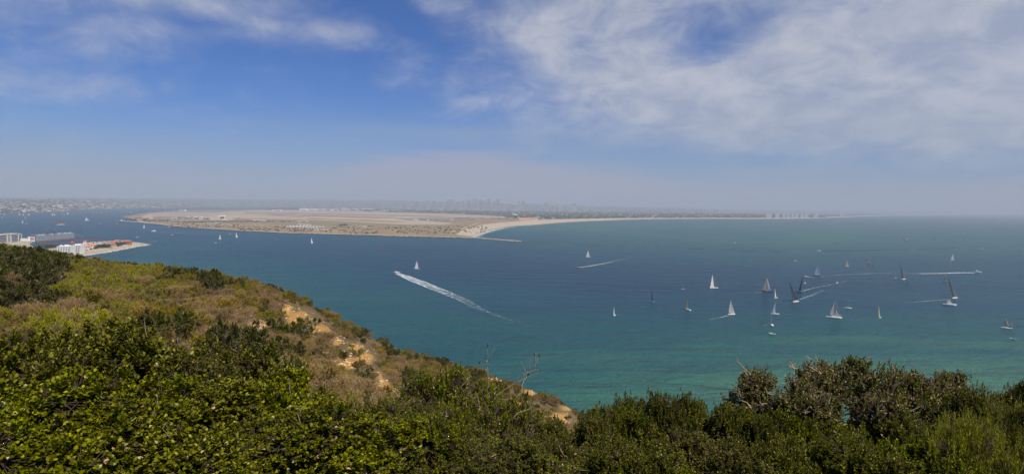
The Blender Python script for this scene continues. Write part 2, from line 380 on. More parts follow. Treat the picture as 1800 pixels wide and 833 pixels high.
CZg = np.array([np.interp(ug, CU, CZ[:, q]) for q in range(CZ.shape[1])]).T
k2 = np.exp(-np.linspace(-2, 2, 13) ** 2); k2 /= k2.sum()
pad = np.pad(CZg, ((6, 6), (0, 0)), mode='edge'); CZg = sum(k2[q] * pad[q:q + 200] for q in range(13))
UM = math.atan(1.1)
def tz(x, y):
    x = np.asarray(x, float); y = np.asarray(y, float)
    t = np.arctan2(x, y); r = np.hypot(x, y); tcl = np.clip(t, -UM, UM); D = r * np.cos(tcl); u = np.tan(tcl)
    iu = np.clip((u - ug[0]) / (ug[1] - ug[0]), 0, 198.999); i0 = iu.astype(int); f = iu - i0
    jd = np.clip(np.interp(D, DG, np.arange(len(DG))), 0, len(DG) - 1.001); j0 = jd.astype(int); g = jd - j0
    z = (CZg[i0, j0] * (1 - g) + CZg[i0, j0 + 1] * g) * (1 - f) + (CZg[i0 + 1, j0] * (1 - g) + CZg[i0 + 1, j0 + 1] * g) * f
    back = np.clip((np.abs(t) - R(75)) / R(50), 0, 1)
    z = z * (1 - back) + (-1.72 - .02 * D.clip(0, 50) * 0 - .03 * np.maximum(r - 60, 0)) * back
    n_ = fbm(x * .09 + 40, y * .09 + 7, 4) * 1.6 * np.clip((r - 10) / 30, 0, 1) + fbm(x * .5, y * .5, 3) * .5 * np.clip((r - 3) / 10, 0, 1)
    return CAM_Z + z + n_
def hill_hit(px, py, dmin=12, dmax=130):
    Ds = np.linspace(dmin, dmax, 500); P_ = np.array([pt(px, py, d) for d in Ds]); g = tz(P_[:, 0], P_[:, 1])
    k = np.argmax(P_[:, 2] <= g)
    return P_[k] if P_[k, 2] <= g[k] else None
rr = np.concatenate([[.01], np.geomspace(.8, 170, 330), np.linspace(175, 1500, 60)])
th = np.unique(np.concatenate([np.linspace(-math.pi, math.pi, 181)[:-1], np.linspace(-R(46), R(46), 520)]))
TH, RR = np.meshgrid(th, rr); vx, vy = (np.sin(TH) * RR).ravel(), (np.cos(TH) * RR).ravel()
vz = np.maximum(tz(vx, vy), -4.0)
nt_, nr = len(th), len(rr)
i, j = np.meshgrid(np.arange(nr - 1), np.arange(nt_), indexing='ij'); j2 = (j + 1) % nt_
F = np.stack([i * nt_ + j, i * nt_ + j2, (i + 1) * nt_ + j2, (i + 1) * nt_ + j], -1).reshape(-1, 4)
# bare sandstone patches: (photo x, y, radius px x, radius px y)
SAND = [(452, 578, 26, 17), (415, 560, 12, 6), (505, 545, 12, 12), (525, 560, 26, 16), (560, 582, 26, 14), (590, 600, 14, 8), (585, 628, 22, 10), (612, 640, 22, 12), (640, 630, 20, 14),
        (655, 662, 22, 14), (672, 680, 18, 16), (690, 695, 22, 14), (625, 612, 16, 10), (310, 540, 16, 6), (1000, 716, 16, 7), (985, 735, 22, 12), (880, 668, 16, 6), (905, 710, 18, 10), (700, 672, 12, 8), (930, 690, 14, 7), (860, 720, 20, 12)]
PR = proj(np.stack([vx, vy, vz], 1))
far_ = (vy > 16) & (vy < 135)
sd = np.zeros(len(vx))
for (sx_, sy_, ax, ay) in SAND:
    sd = np.maximum(sd, np.exp(-(((PR[:, 0] - sx_) / (ax * .85)) ** 2 + ((PR[:, 1] - sy_) / (ay * .85)) ** 2)) * far_)
m, n = new_mat('hill_soil')
pos = n.n('ShaderNodeNewGeometry').outputs['Position']
n1_ = n.noise(pos, .5, 6, .65); n2_ = n.noise(pos, 3.0, 5, .7); n3_ = n.noise(pos, 9.0, 3, .6)
sa = n.gs(n.m('ADD', attr(n, 'sand'), n.m('ADD', n.m('MULTIPLY', n.m('SUBTRACT', n1_, .5), 1.1), n.m('MULTIPLY', n.m('SUBTRACT', n2_, .5), 1.5))), .34, .5)
dirt = n.mix(n2_, (.12, .09, .045), (.26, .19, .1))
ochre = n.mix(n.gs(n2_, .35, .65), (.48, .24, .065), (.64, .38, .13)); ochre = n.mix(n.gs(n3_, .6, .75), ochre, (.22, .13, .06))
cl = n.mix(sa, dirt, ochre)
bm = n.n('ShaderNodeBump', {'Height': n.m('ADD', n2_, n.m('MULTIPLY', n3_, .5)), 'Strength': .9, 'Distance': .5}).outputs[0]
finish(n, n.n('ShaderNodeBsdfPrincipled', {'Base Color': cl, 'Roughness': .95, 'Specular IOR Level': .1, 'Normal': bm}).outputs[0])
MT['hill_soil'] = m
hill = link('terrain', np_mesh('terrain', np.stack([vx, vy, vz], 1), F, 'hill_soil', {'sand': sd}, smooth=True))
tag(hill, 'steep headland slope of brown soil and ochre sandstone above the bay', 'hillside', kind='structure')
def sand_at(px, py):
    return max(math.exp(-(((px - a) / c) ** 2 + ((py - b) / d) ** 2)) for a, b, c, d in SAND)

# ------------------------------------------------------------------ plants
def norm(a): return a / np.maximum(np.linalg.norm(a, axis=-1, keepdims=True), 1e-9)
def leaves(Pb, D, N, L_, W_, tone):
    D = norm(D); Sd = norm(np.cross(D, N)); N = np.cross(Sd, D); L_ = L_[:, None]; W_ = W_[:, None]
    b = Pb; t = Pb + D * L_ - N * L_ * .12
    l1 = Pb + D * L_ * .3 + Sd * W_ * .46 + N * W_ * .2; l2 = Pb + D * L_ * .74 + Sd * W_ * .4 + N * W_ * .16
    r1 = Pb + D * L_ * .3 - Sd * W_ * .46 + N * W_ * .2; r2 = Pb + D * L_ * .74 - Sd * W_ * .4 + N * W_ * .16
    V = np.stack([b, l1, l2, t, r2, r1], 1).reshape(-1, 3); k = np.arange(len(Pb))[:, None] * 6
    F = np.concatenate([k + np.array([[0, 1, 2, 3]]), k + np.array([[0, 3, 4, 5]])])
    return V, F, np.repeat(tone, 6)
def sprigs(T, D, nl, sl, ll, lw, open_=.9, base=None, g=rng, toneamp=.28, bias=0., deadp=.02, up_=0.0):
    n = len(T); D = norm(D); A = norm(np.cross(D, norm(g.normal(size=(n, 3))))); B = np.cross(D, A)
    k = np.tile(np.arange(nl), (n, 1)); ph = k * 2.4 + g.random((n, 1)) * 6.3 + g.normal(size=(n, nl)) * .3
    tt = (k + g.random((n, nl)) * .8) / nl
    rad = A[:, None] * np.cos(ph)[..., None] + B[:, None] * np.sin(ph)[..., None]
    op = (open_ * (.35 + .8 * (1 - tt)) + g.normal(size=(n, nl)) * .18)[..., None]
    Pb = T[:, None] - D[:, None] * (sl * (1 - tt))[..., None]
    Ld = norm(D[:, None] * np.cos(op) + rad * np.sin(op) + np.array([0, 0, up_])); Nn = norm(D[:, None] * np.sin(op) - rad * np.cos(op) + g.normal(size=(n, nl, 3)) * .35)
    sz = (1 - .35 * tt) * (.7 + .5 * g.random((n, nl)))
    tb = np.zeros((n, 1)) if base is None else base[:, None]
    tone = np.clip(.42 + bias + tb + g.normal(size=(n, nl)) * toneamp * .6 + tt * .18, 0, .95)
    tone = np.where(g.random((n, nl)) < deadp, .965 + .035 * g.random((n, nl)), tone)
    return leaves(Pb.reshape(-1, 3), Ld.reshape(-1, 3), Nn.reshape(-1, 3), (sz * ll).ravel(), (sz * lw).ravel(), tone.ravel())
def segs(P0, P1, r0, r1, sides=4):
    D = norm(P1 - P0); A = norm(np.cross(D, np.array([.31, .57, .76]))); B = np.cross(D, A); n = len(P0)
    an = np.arange(sides) * 2 * math.pi / sides; ring = A[:, None] * np.cos(an)[None, :, None] + B[:, None] * np.sin(an)[None, :, None]
    V = np.concatenate([P0[:, None] + ring * r0[:, None, None], P1[:, None] + ring * r1[:, None, None]], 1).reshape(-1, 3)
    k = (np.arange(n) * 2 * sides)[:, None]
    F = np.concatenate([k + np.array([[q, (q + 1) % sides, sides + (q + 1) % sides, sides + q]]) for q in range(sides)])
    return V, F
def crook(P0, P1, r0, r1, k, wob, g):
    """crooked limb pieces between paired points"""
    out = []; prev = P0; n = len(P0); Ln = np.linalg.norm(P1 - P0, axis=1, keepdims=True)
    for q in range(1, k + 1):
        f = q / k; nxt = P0 + (P1 - P0) * f + (g.normal(size=(n, 3)) * wob * Ln * (1 if q < k else 0))
        out.append((prev, nxt, r0 + (r1 - r0) * (f - 1 / k), r0 + (r1 - r0) * f)); prev = nxt
    return out
def merge(parts):
    Vs, Fs, o = [], [], 0
    for v, f in parts: Vs.append(v); Fs.append(f + o); o += len(v)
    return np.concatenate(Vs), np.concatenate(Fs)
def shrub(seed, Rd=1.2, H=1.9, lobes=14, lr=(.35, .55), tips=1500, nl=12, sl=.14, ll=.05, lw=.036, mat='leaf_broad', bark='bark', shoots=40, open_=.9, bare=25,
          deadp=.02, bias=0., up_=.5, trunk_r=.045, shell=.32, lowcut=.12, fill=.25, knob=1.0, hlo=.42, hsp=.38, barelen=.35, skirt=.0):
    g = np.random.default_rng(seed)
    th_ = g.random(lobes) * 6.283; rr_ = np.sqrt(g.random(lobes)) * Rd * .72; hh = H * (hlo + hsp * g.random(lobes)) * (1 - .25 * (rr_ / Rd) ** 2)
    if skirt: hh *= (1 - skirt * g.random(lobes))
    Lc = np.stack([rr_ * np.cos(th_), rr_ * np.sin(th_), hh], 1); Lr = g.uniform(*lr, lobes) * Rd / 1.2
    # candidate tips on the lobes
    n = tips * 4; li = g.integers(0, lobes, n); d = norm(g.normal(size=(n, 3)) + np.array([0, 0, .35]))
    rad = Lr[li] * (1 - shell * g.random(n) ** 1.5) * (1 + .15 * g.normal(size=n)); inner = g.random(n) < fill; rad = np.where(inner, rad * g.random(n), rad)
    T = Lc[li] + d * rad[:, None] * np.array([1, 1, .9])
    dist = np.min(np.linalg.norm(T[:, None] - Lc[None], axis=2) / Lr[None], axis=1)
    ok = (T[:, 2] > lowcut * H) & ((dist > .62) | inner); T, d, li, inner = T[ok][:tips], d[ok][:tips], li[ok][:tips], inner[ok][:tips]
    if shoots:
        top = np.argsort(-(T[:, 2] + .3 * g.random(len(T))))[:shoots * 3]; top = g.permutation(top)[:shoots]
        for q in range(7):
            T2 = T[top] + np.array([0, 0, .02 + .009 * q]) * (knob * H / 1.9) * (.5 + g.random((len(top), 1))) + g.normal(size=(len(top), 3)) * np.array([.042, .042, .03]) * (Rd / 1.2); T = np.concatenate([T, T2]); d = np.concatenate([d, np.tile([0, 0, 1.], (len(top), 1))])
            li = np.concatenate([li, li[top]]); inner = np.concatenate([inner, inner[top]])
    zs = H / np.percentile(T[:, 2], 99.5); T[:, 2] *= zs; Lc[:, 2] *= zs
    dirs = norm(d + np.array([0, 0, up_]) + g.normal(size=d.shape) * .25)
    # light and dark clumps are real: young flush against old leaves, lobe by lobe
    base = (g.random(lobes) * .22 - .11)[li] + fbm(T[:, 0] * 5 + seed, T[:, 1] * 5 + T[:, 2] * 4, 2) * .35
    Vf, Ff, tn = sprigs(T, dirs, nl, sl, ll, lw, open_, base, g, bias=bias, deadp=deadp)
    # wood
    parts = []
    r0 = np.full(lobes, trunk_r)
    root = g.normal(size=(lobes, 3)) * np.array([.08, .08, 0]) * Rd; root[:, 2] = -.25
    for s_ in crook(root, Lc - np.array([0, 0, .3]) * Lr[:, None], r0, r0 * .5, 5, .07, g): parts.append(segs(*s_, 5))
    nb = 9; sub = Lc[:, None] + norm(g.normal(size=(lobes, nb, 3)) + np.array([0, 0, .4])) * (Lr * .55)[:, None, None]
    src = np.repeat(Lc - np.array([0, 0, .3]) * Lr[:, None], nb, 0); subf = sub.reshape(-1, 3)
    for s_ in crook(src, subf, np.full(len(subf), trunk_r * .2), np.full(len(subf), trunk_r * .11), 4, .16, g): parts.append(segs(*s_, 4))
    nearest = np.array([li[k] * nb + np.argmin(np.linalg.norm(sub[li[k]] - T[k], axis=1)) for k in range(len(T))])
    st_ = subf[nearest]
    for s_ in crook(st_, T - dirs * .01, np.full(len(T), trunk_r * .14), np.full(len(T), trunk_r * .06), 2, .08, g): parts.append(segs(*s_, 3))
    Vb, Fb = merge(parts)
    # bare dead twigs poking out
    dparts = []
    if bare:
        q = g.integers(0, len(subf), bare); P0 = subf[q]; P1 = P0 + norm(P0 - np.array([0, 0, H * .3]) + g.normal(size=P0.shape) * .6) * (barelen * (.6 + .8 * g.random((bare, 1)))) * (H / 1.9) + (P0 - Lc[q // nb]) * .6
        for s_ in crook(P0, P1, np.full(bare, trunk_r * .2), np.full(bare, trunk_r * .07), 3, .1, g): dparts.append(segs(*s_, 3))
        for _ in range(4):
            f = g.random((bare, 1)) * .6 + .4; A_ = P0 + (P1 - P0) * f; B_ = A_ + norm((P1 - P0) + g.normal(size=P0.shape) * .35 * np.linalg.norm(P1 - P0, axis=1, keepdims=True)) * barelen * .4 * g.random((bare, 1))
            dparts.append(segs(A_, B_, np.full(bare, trunk_r * .09), np.full(bare, trunk_r * .04), 3))
    fol = np_mesh('foliage', Vf, Ff, mat, {'tone': tn})
    if bare:
        Vd, Fd = merge(dparts); mi = np.concatenate([np.zeros(len(Fb)), np.ones(len(Fd))]); Fb = np.concatenate([Fb, Fd + len(Vb)]); Vb = np.concatenate([Vb, Vd])
    else: mi = np.zeros(len(Fb))
    return fol, np_mesh('branches', Vb, Fb, [bark, 'dead_wood'], midx=mi)
def place(proto, name, loc, sc, rz, label, cat, group):
    o = empty(name, loc, label, cat, group, rz); o.scale = sc
    link('foliage', proto[0], o); link('branches', proto[1], o)
    return o

# --- near bushes (photo x, photo y of the top, depth, radius, kind, label)
PK = {'berry': [shrub(100 + k, tips=2300, nl=10, shoots=90, bare=9, ll=.07, lw=.052, deadp=.014, knob=1.3, barelen=.25) for k in range(3)],
      'small': [shrub(200 + k, tips=3800, nl=10, sl=.085, ll=.043, lw=.025, mat='leaf_small', knob=1.7, shoots=120, open_=.8, bare=5, barelen=.2, deadp=.015, lr=(.3, .48), lobes=17) for k in range(3)],
      'twiggy': [shrub(300 + k, tips=1900, nl=9, sl=.1, ll=.04, lw=.025, mat='leaf_small', shoots=60, bare=45, deadp=.05, fill=.15, lobes=15, barelen=.2) for k in range(2)],
      'open': [shrub(400 + k, Rd=1.6, tips=1600, nl=9, sl=.09, ll=.042, lw=.027, mat='leaf_mixed', shoots=70, bare=60, bias=.05, fill=.1, lobes=22, lr=(.17, .27), hlo=.6, hsp=.24, trunk_r=.08, lowcut=.5, barelen=.22) for k in range(2)],
      'broom': [shrub(500, trunk_r=.025, tips=3600, nl=10, sl=.2, ll=.06, lw=.01, mat='leaf_broom', shoots=120, open_=.45, up_=1.6, bare=8, lobes=12, fill=.5)]}
near = [ # left mass of broad leaved bushes
 (-70, 590, 7.2, 1.3, 'berry', 'broad leaved green bush cut by the left edge of the view'),
 (70, 588, 7.0, 1.2, 'berry', 'broad leaved bush in the left corner below the dark rounded shrub'),
 (195, 578, 7.4, 1.25, 'berry', 'tall broad leaved bush whose shoots stand before the lime green patch'),
 (300, 596, 7.8, 1.1, 'berry', 'broad leaved bush right of the tall left bush with one pale dead leaf'),
 (400, 612, 8.0, 1.0, 'berry', 'broad leaved bush whose top shoots stand before the first sandy patch'),
 (480, 668, 7.6, 1.0, 'berry', 'lower broad leaved bush just before the sunlit sandstone slope'),
 (590, 688, 8.4, 1.1, 'twiggy', 'bush with pale bare twigs at the foot of the sandstone slope'),
 (0, 660, 5.0, 1.0, 'berry', 'broad leaved bush filling the bottom left corner'),
 (150, 675, 5.0, 1.0, 'berry', 'second broad leaved bush along the bottom edge from the left'),
 (290, 690, 5.2, 1.0, 'berry', 'third broad leaved bush along the bottom edge from the left'),
 (420, 705, 5.4, 1.0, 'berry', 'fourth broad leaved bush along the bottom edge from the left'),
 (560, 735, 5.9, 1.05, 'berry', 'fifth broad leaved bush along the bottom edge, before the twiggy one'),
 (690, 745, 6.2, 1.05, 'small', 'small leaved bush on the bottom edge under the sandstone slope'),
 (680, 712, 8.6, 1.0, 'twiggy', 'twiggy bush with orange dead leaves at the lower end of the sandy scar'),
 (775, 648, 10.5, 1.25, 'twiggy', 'tall loose bush with pink withered leaves between slope and water'),
 (860, 690, 9.8, 1.1, 'twiggy', 'loose bush with grey twigs below the bare forked branch'),
 (930, 760, 8.2, 1.0, 'small', 'low dense bush under the far sandy knoll'),
 (830, 775, 6.4, 1.05, 'small', 'small leaved bush at the bottom centre left of the dry twigs'),
 (985, 792, 6.6, 1.0, 'twiggy', 'dry twiggy bush at the bottom centre'),
 (1010, 735, 9.8, 1.0, 'small', 'dark dense bush just right of the sandy knoll'),
 (1090, 705, 10.2, 1.1, 'small', 'dense dark bush rising left of the pointed one against the water'),
 (1160, 686, 10.4, 1.0, 'small', 'pointed dense dark bush standing highest at the centre against the water'),
 (1250, 706, 10.0, 1.0, 'small', 'dense bush with knobbly shoots right of the pointed one'),
 (1330, 716, 9.8, 1.0, 'small', 'dense bush at the left foot of the open crooked tree'),
 (1120, 770, 6.8, 1.1, 'small', 'small leaved bush on the bottom edge below the pointed bush'),
 (1260, 775, 6.8, 1.1, 'small', 'small leaved bush with pink leaves at the bottom right of centre'),
 (1400, 768, 7.0, 1.1, 'small', 'small leaved bush below the trunk of the open crooked tree'),
 (1540, 775, 6.8, 1.1, 'small', 'bright small leaved bush on the bottom edge right of the crooked tree'),
 (1660, 790, 6.4, 1.0, 'small', 'small leaved bush at the bottom beside the yellow green broom'),
 (1440, 728, 9.6, 1.0, 'small', 'low dense bush directly under the open crown'),
 (1530, 742, 10.2, 1.0, 'twiggy', 'brown twiggy bush between the two crooked trees'),
 (1620, 735, 9.6, 1.05, 'small', 'leafy bush under the left side of the right hand tree'),
 (1700, 706, 10.6, 1.1, 'small', 'dense bush behind the left side of the broom'),
 (1790, 705, 9.6, 1.1, 'small', 'dense bush behind the broom at the right edge'),
 (1762, 735, 6.4, .95, 'broom', 'feathery yellow green broom bush in the bottom right corner'),
 (1860, 715, 6.8, .95, 'broom', 'feathery yellow green broom cut by the right edge'),
 (1900, 660, 11, 1.2, 'small', 'dense bush beyond the right edge of the view'),
]
tree_defs = [(1425, 640, 11.0, 1.9, 'left half of the open spreading crown, with twisted limbs over the water'), (1545, 634, 11.8, 1.7, 'crooked open tree with twisted limbs and pink withered leaves, tallest on the right'),
             (1705, 660, 12.0, 1.4, 'dense crooked tree with pinkish dry leaves behind the broom'), (1800, 678, 11.5, 1.2, 'dark leaved low tree cut by the right edge')]
cnt = {}
for (x_, y_, D, r_, kind, lab) in near:
    p = pt(x_, y_, D); q = cnt.get(kind, 0); cnt[kind] = q + 1
    pr = PK[kind][q % len(PK[kind])]; gz = float(tz(p[0], p[1])); h = max(p[2] - gz, .7); print(kind, x_, round(h, 2), end='; ')
    place(pr, {'berry': 'broadleaf_bush', 'small': 'evergreen_bush', 'twiggy': 'twiggy_bush', 'broom': 'broom_bush'}[kind], (p[0], p[1], gz), (r_ / 1.2, r_ / 1.2, h / 1.9), q * 1.9 + .4,
          lab, 'bush', {'berry': 'broad leaved bushes in front', 'small': 'dense small leaved bushes in front', 'twiggy': 'twiggy bushes in front', 'broom': 'yellow green broom bushes'}[kind])
for q, (x_, y_, D, r_, lab) in enumerate(tree_defs):
    p = pt(x_, y_, D); gz = float(tz(p[0], p[1])); h = p[2] - gz; print('tree h', h)
    place(PK['open' if q != 3 else 'small'][q % 2], 'crooked_tree', (p[0], p[1], gz), (r_ / 1.4, r_ / 1.4, h / 1.9), 3.3 + q * 2.2, lab, 'tree', 'crooked trees against the water')

# --- bare forked branches reaching over the water
def bare_branch(a, b, D, label, seed, forks=6, r=.0065, leafy=4):
    g = np.random.default_rng(seed); A, B = pt(*a, D), pt(*b, D + .25); n = 9
    pts = [A + (B - A) * t + g.normal(size=3) * .035 * np.linalg.norm(B - A) * (0 < t < 1) + np.array([0, 0, .06 * math.sin(t * 3.1)]) for t in np.linspace(0, 1, n)]
    mb = MB().tube(pts, list(np.linspace(r, r * .35, n)), 6); tips = [pts[-1]]
    for k in range(forks):
        i0 = g.integers(3, n - 1); dv = (B - A) / np.linalg.norm(B - A) + g.normal(size=3) * .7; dv[2] = abs(dv[2]) * .9; dv /= np.linalg.norm(dv); ln = g.uniform(.12, .3)
        e1 = pts[i0] + dv * ln * .5; e2 = e1 + (dv + g.normal(size=3) * .35) * ln * .5
        mb.tube([pts[i0], e1, e2], [r * .5, r * .35, r * .18], 5); tips.append(e2)
    o = empty('bare_branch', A, label, 'branch', 'bare branches sticking up'); b_ = mb.build('wood', 'dead_wood', o, True); b_.location = -Vector(A)
    if leafy:
        T = np.array(tips[:leafy]); v, f, t = sprigs(T, norm(g.normal(size=T.shape) * .4 + np.array([0, 0, 1.])), 8, .06, .04, .028, g=g, bias=-.1, deadp=.25)
        l_ = link('foliage', np_mesh('foliage', v, f, 'leaf_small', {'tone': t}), o); l_.location = -Vector(A)
bare_branch((868, 705), (948, 650), 9.4, 'long pale bare branch with a few brown leaves leaning over the water', 1, 9)
bare_branch((862, 700), (855, 632), 9.6, 'thin upright branch with a green leaf tuft at its tip', 2, 4)
bare_branch((900, 735), (962, 703), 9.0, 'arched grey branch before the sandy knoll', 3, 3, leafy=0)
bare_branch((915, 690), (928, 655), 9.3, 'short knobbly grey branch beside the long bare one', 4, 6, leafy=1)

# --- shrubs of the slope
def hshrub(seed, mat, tips=420, nl=9, ll=.085, lw=.05, bark='dead_wood', H=1.1, bare=30, **k):
    return shrub(seed, Rd=1.2, H=H, lobes=11, lr=(.36, .56), tips=tips, nl=nl, sl=.16, ll=ll, lw=lw, mat=mat, bark=bark, shoots=26, bare=bare, trunk_r=.03, lowcut=.02, skirt=.35, **k)
HK = {'olive': [hshrub(600 + k, 'leaf_olive') for k in range(3)], 'dark': [hshrub(610 + k, 'leaf_dark', H=1.4) for k in range(3)],
      'lime': [hshrub(620 + k, 'leaf_lime', ll=.1, lw=.02, tips=650, up_=1.2, open_=.6) for k in range(2)],
      'dry': [hshrub(630 + k, 'leaf_dry', ll=.12, lw=.009, tips=600, nl=8, bare=120, up_=.6, open_=.8) for k in range(3)],
      'brown': [hshrub(640 + k, 'leaf_brown', ll=.08, lw=.03, bare=70) for k in range(2)]}
HN = {'olive': ('scrub_bush', 'olive green shrub'), 'dark': ('dark_bush', 'dark green shrub'), 'lime': ('lime_bush', 'lime green shrub'), 'dry': ('dry_bush', 'dry grey leafless shrub'), 'brown': ('brown_bush', 'brown withering shrub')}
hr = random.Random(8)
def zone(x_, y_):
    crest = np.interp(x_, [-100, 0, 200, 400, 520, 620, 700, 850, 1000, 1060], [440, 444, 476, 494, 529, 584, 622, 662, 716, 760])
    return y_ - crest
placed = 0; cells = {}; hcount = {}
while placed < 60000:
    placed += 1
    x_ = hr.uniform(-150, 1080); D = hr.uniform(16, 122)
    r = ray(x_, 600); X_ = r[0] / r[1] * D; z_ = float(tz(X_, D)); q = proj((X_, D, z_))[0]
    c_y = zone(x_, q[1])
    lim = np.interp(x_, [-100, 400, 520, 620, 700, 850, 1000], [600, 640, 700, 740, 780, 800, 800])
    if q[1] > lim: continue
    zc = pt(x_, q[1], D)
    if c_y < -3 and D > 60: pass
    sp = sand_at(q[0], q[1])
    if sp > .22 and hr.random() < .93: continue
    # minimum spacing through a coarse grid
    dcrest = np.interp(x_, [-100, 0, 200, 400, 520, 620, 700, 850, 1000, 1060], [75, 75, 80, 86, 92, 97, 100, 108, 115, 112])
    if D > dcrest + 7: continue
    sc = hr.choice((.75, .95, 1.2, 1.55)) * hr.uniform(.85, 1.15) * (1.0 if D > 40 else .85)
    if c_y < 10: sc = max(sc, 1.05)
    if x_ > 780: sc *= .8
    if sp > .05: sc *= .62
    key = (int(X_ / 1.5), int(D / 1.75)) if c_y > 14 else (int(X_ / 1.1) + 1000, int(D / 2.2))
    if key in cells: continue
    cells[key] = 1
    nz = float(fbm(np.array(X_ * .11 + 5), np.array(D * .11), 3)); rn = hr.random()
    if (q[0] < 105 and 455 < q[1] < 545): kind = 'dark' if rn < .8 else 'dry'
    elif 60 < q[0] < 280 and 478 < q[1] < 610: kind = 'lime' if rn < .72 else ('dry' if rn < .84 else 'olive')
    elif c_y < 16: kind = 'olive' if rn < .7 else ('dark' if rn < .9 else 'brown')
    elif 300 < q[0] < 700 and c_y > 30: kind = 'dry' if rn < .36 + nz else ('brown' if rn < .62 else ('olive' if rn < .92 else 'dark'))
    elif q[0] < 330: kind = 'olive' if rn < .45 + nz else ('lime' if rn < .65 else ('dry' if rn < .78 else ('brown' if rn < .9 else 'dark')))
    else: kind = 'olive' if rn < .42 + nz else ('dry' if rn < .66 else ('brown' if rn < .88 else 'dark'))
    if hcount.get(kind, 0) >= 295: kind = {'olive': 'brown', 'dry': 'brown', 'brown': 'olive', 'lime': 'olive', 'dark': 'olive'}[kind]
    if hcount.get(kind, 0) >= 295: continue
    hs = sc * (hr.uniform(.75, 1.1) if kind != 'dark' else hr.uniform(.9, 1.3))
    topy = np.interp(q[0], [-150, 0, 60, 100, 140, 200, 300, 400, 460, 520, 620, 700, 850, 1000, 1080], [420, 425, 432, 439, 447, 456, 462, 474, 490, 513, 567, 606, 648, 703, 745]) + hr.uniform(0, 7)
    hmax = (pt(q[0], topy, D)[2] - z_) / (1.45 if kind == 'dark' else 1.15)
    if hmax < .3: continue
    hs = min(hs, hmax)
    hcount[kind] = hcount.get(kind, 0) + 1
    if c_y < 8: where = 'on the crest of the slope against the water'
    elif sp > .12: where = 'at the edge of a bare sandy patch'
    elif q[0] < 300: where = 'on the upper left of the slope'
    elif q[0] < 560: where = 'on the middle of the slope left of the sandstone'
    elif q[0] < 780: where = 'on the steep slope around the sandstone'
    else: where = 'on the far lower shoulder of the headland'
    pr = HK[kind][hr.randrange(len(HK[kind]))]
    place(pr, HN[kind][0], (X_, D, z_ - .05), (sc, sc, hs), hr.uniform(0, 6.28), HN[kind][1] + ' ' + where, 'shrub', HN[kind][1] + 's ' + where)
print('hill shrubs', hcount, sum(hcount.values()))

# --- low dry grass and ground scrub (uncountable) + loose stones on the scars
n_ = 70000; gx = rng.uniform(-1.1, .22, n_); gD = 14 + 108 * rng.random(n_) ** .8; X_ = gx * gD; Zg = tz(X_, gD)
Pq = proj(np.stack([X_, gD, Zg], 1)); sdv = np.zeros(n_)
for (sx_, sy_, ax, ay) in SAND: sdv = np.maximum(sdv, np.exp(-(((Pq[:, 0] - sx_) / ax) ** 2 + ((Pq[:, 1] - sy_) / ay) ** 2)))
ok = (sdv < .25) | (rng.random(n_) < .06); T = np.stack([X_, gD, Zg], 1)[ok]; n_ = len(T)
dv = norm(rng.normal(size=(n_, 3)) * .6 + np.array([0, 0, 1.]))
v, f, t = sprigs(T + dv * .22, dv, 5, .22, .15, .02, .6, fbm(T[:, 0] * .2, T[:, 1] * .2, 3) * .8, rng, deadp=0)
sel = fbm(T[:, 0] * .15 + 3, T[:, 1] * .15, 3) > .02; selv = np.repeat(sel, 30)
g1 = link('dry_grass', np_mesh('dry_grass', v, f, 'leaf_brown', {'tone': t})); tag(g1, 'low dry grass and ground scrub between the shrubs', 'grass', kind='stuff')
st_pts = []
for (sx_, sy_, ax, ay) in SAND:
    for k in range(26):
        h_ = hill_hit(sx_ + hr.gauss(0, ax * .6), sy_ + hr.gauss(0, ay * .6), 25)
        if h_ is not None: st_pts.append(h_)
mb = MB()
for p in st_pts:
    s_ = hr.uniform(.05, .22) * (2 if hr.random() < .08 else 1); vs = []
    g_ = [(1, 0, 0), (0, 1, 0), (-1, 0, 0), (0, -1, 0), (.7, .7, .6), (-.7, .6, .7), (0, -.8, .7), (0, 0, -.5)]
    vs = [(p[0] + a * s_ * hr.uniform(.7, 1.3), p[1] + b * s_ * hr.uniform(.7, 1.3), p[2] + c * s_ * hr.uniform(.5, 1.0)) for a, b, c in g_]
    mb.add(vs, [(0, 1, 4), (1, 2, 5), (2, 3, 6), (3, 0, 6), (0, 4, 6), (1, 5, 4), (2, 6, 5), (4, 5, 6), (1, 0, 7), (2, 1, 7), (3, 2, 7), (0, 3, 7)])
P('ochre_stone', (.5, .34, .17), .9, .3, 3.0)
tag(mb.build('rubble', 'ochre_stone'), 'loose ochre stones on the bare sandy scars', 'stones', kind='stuff')
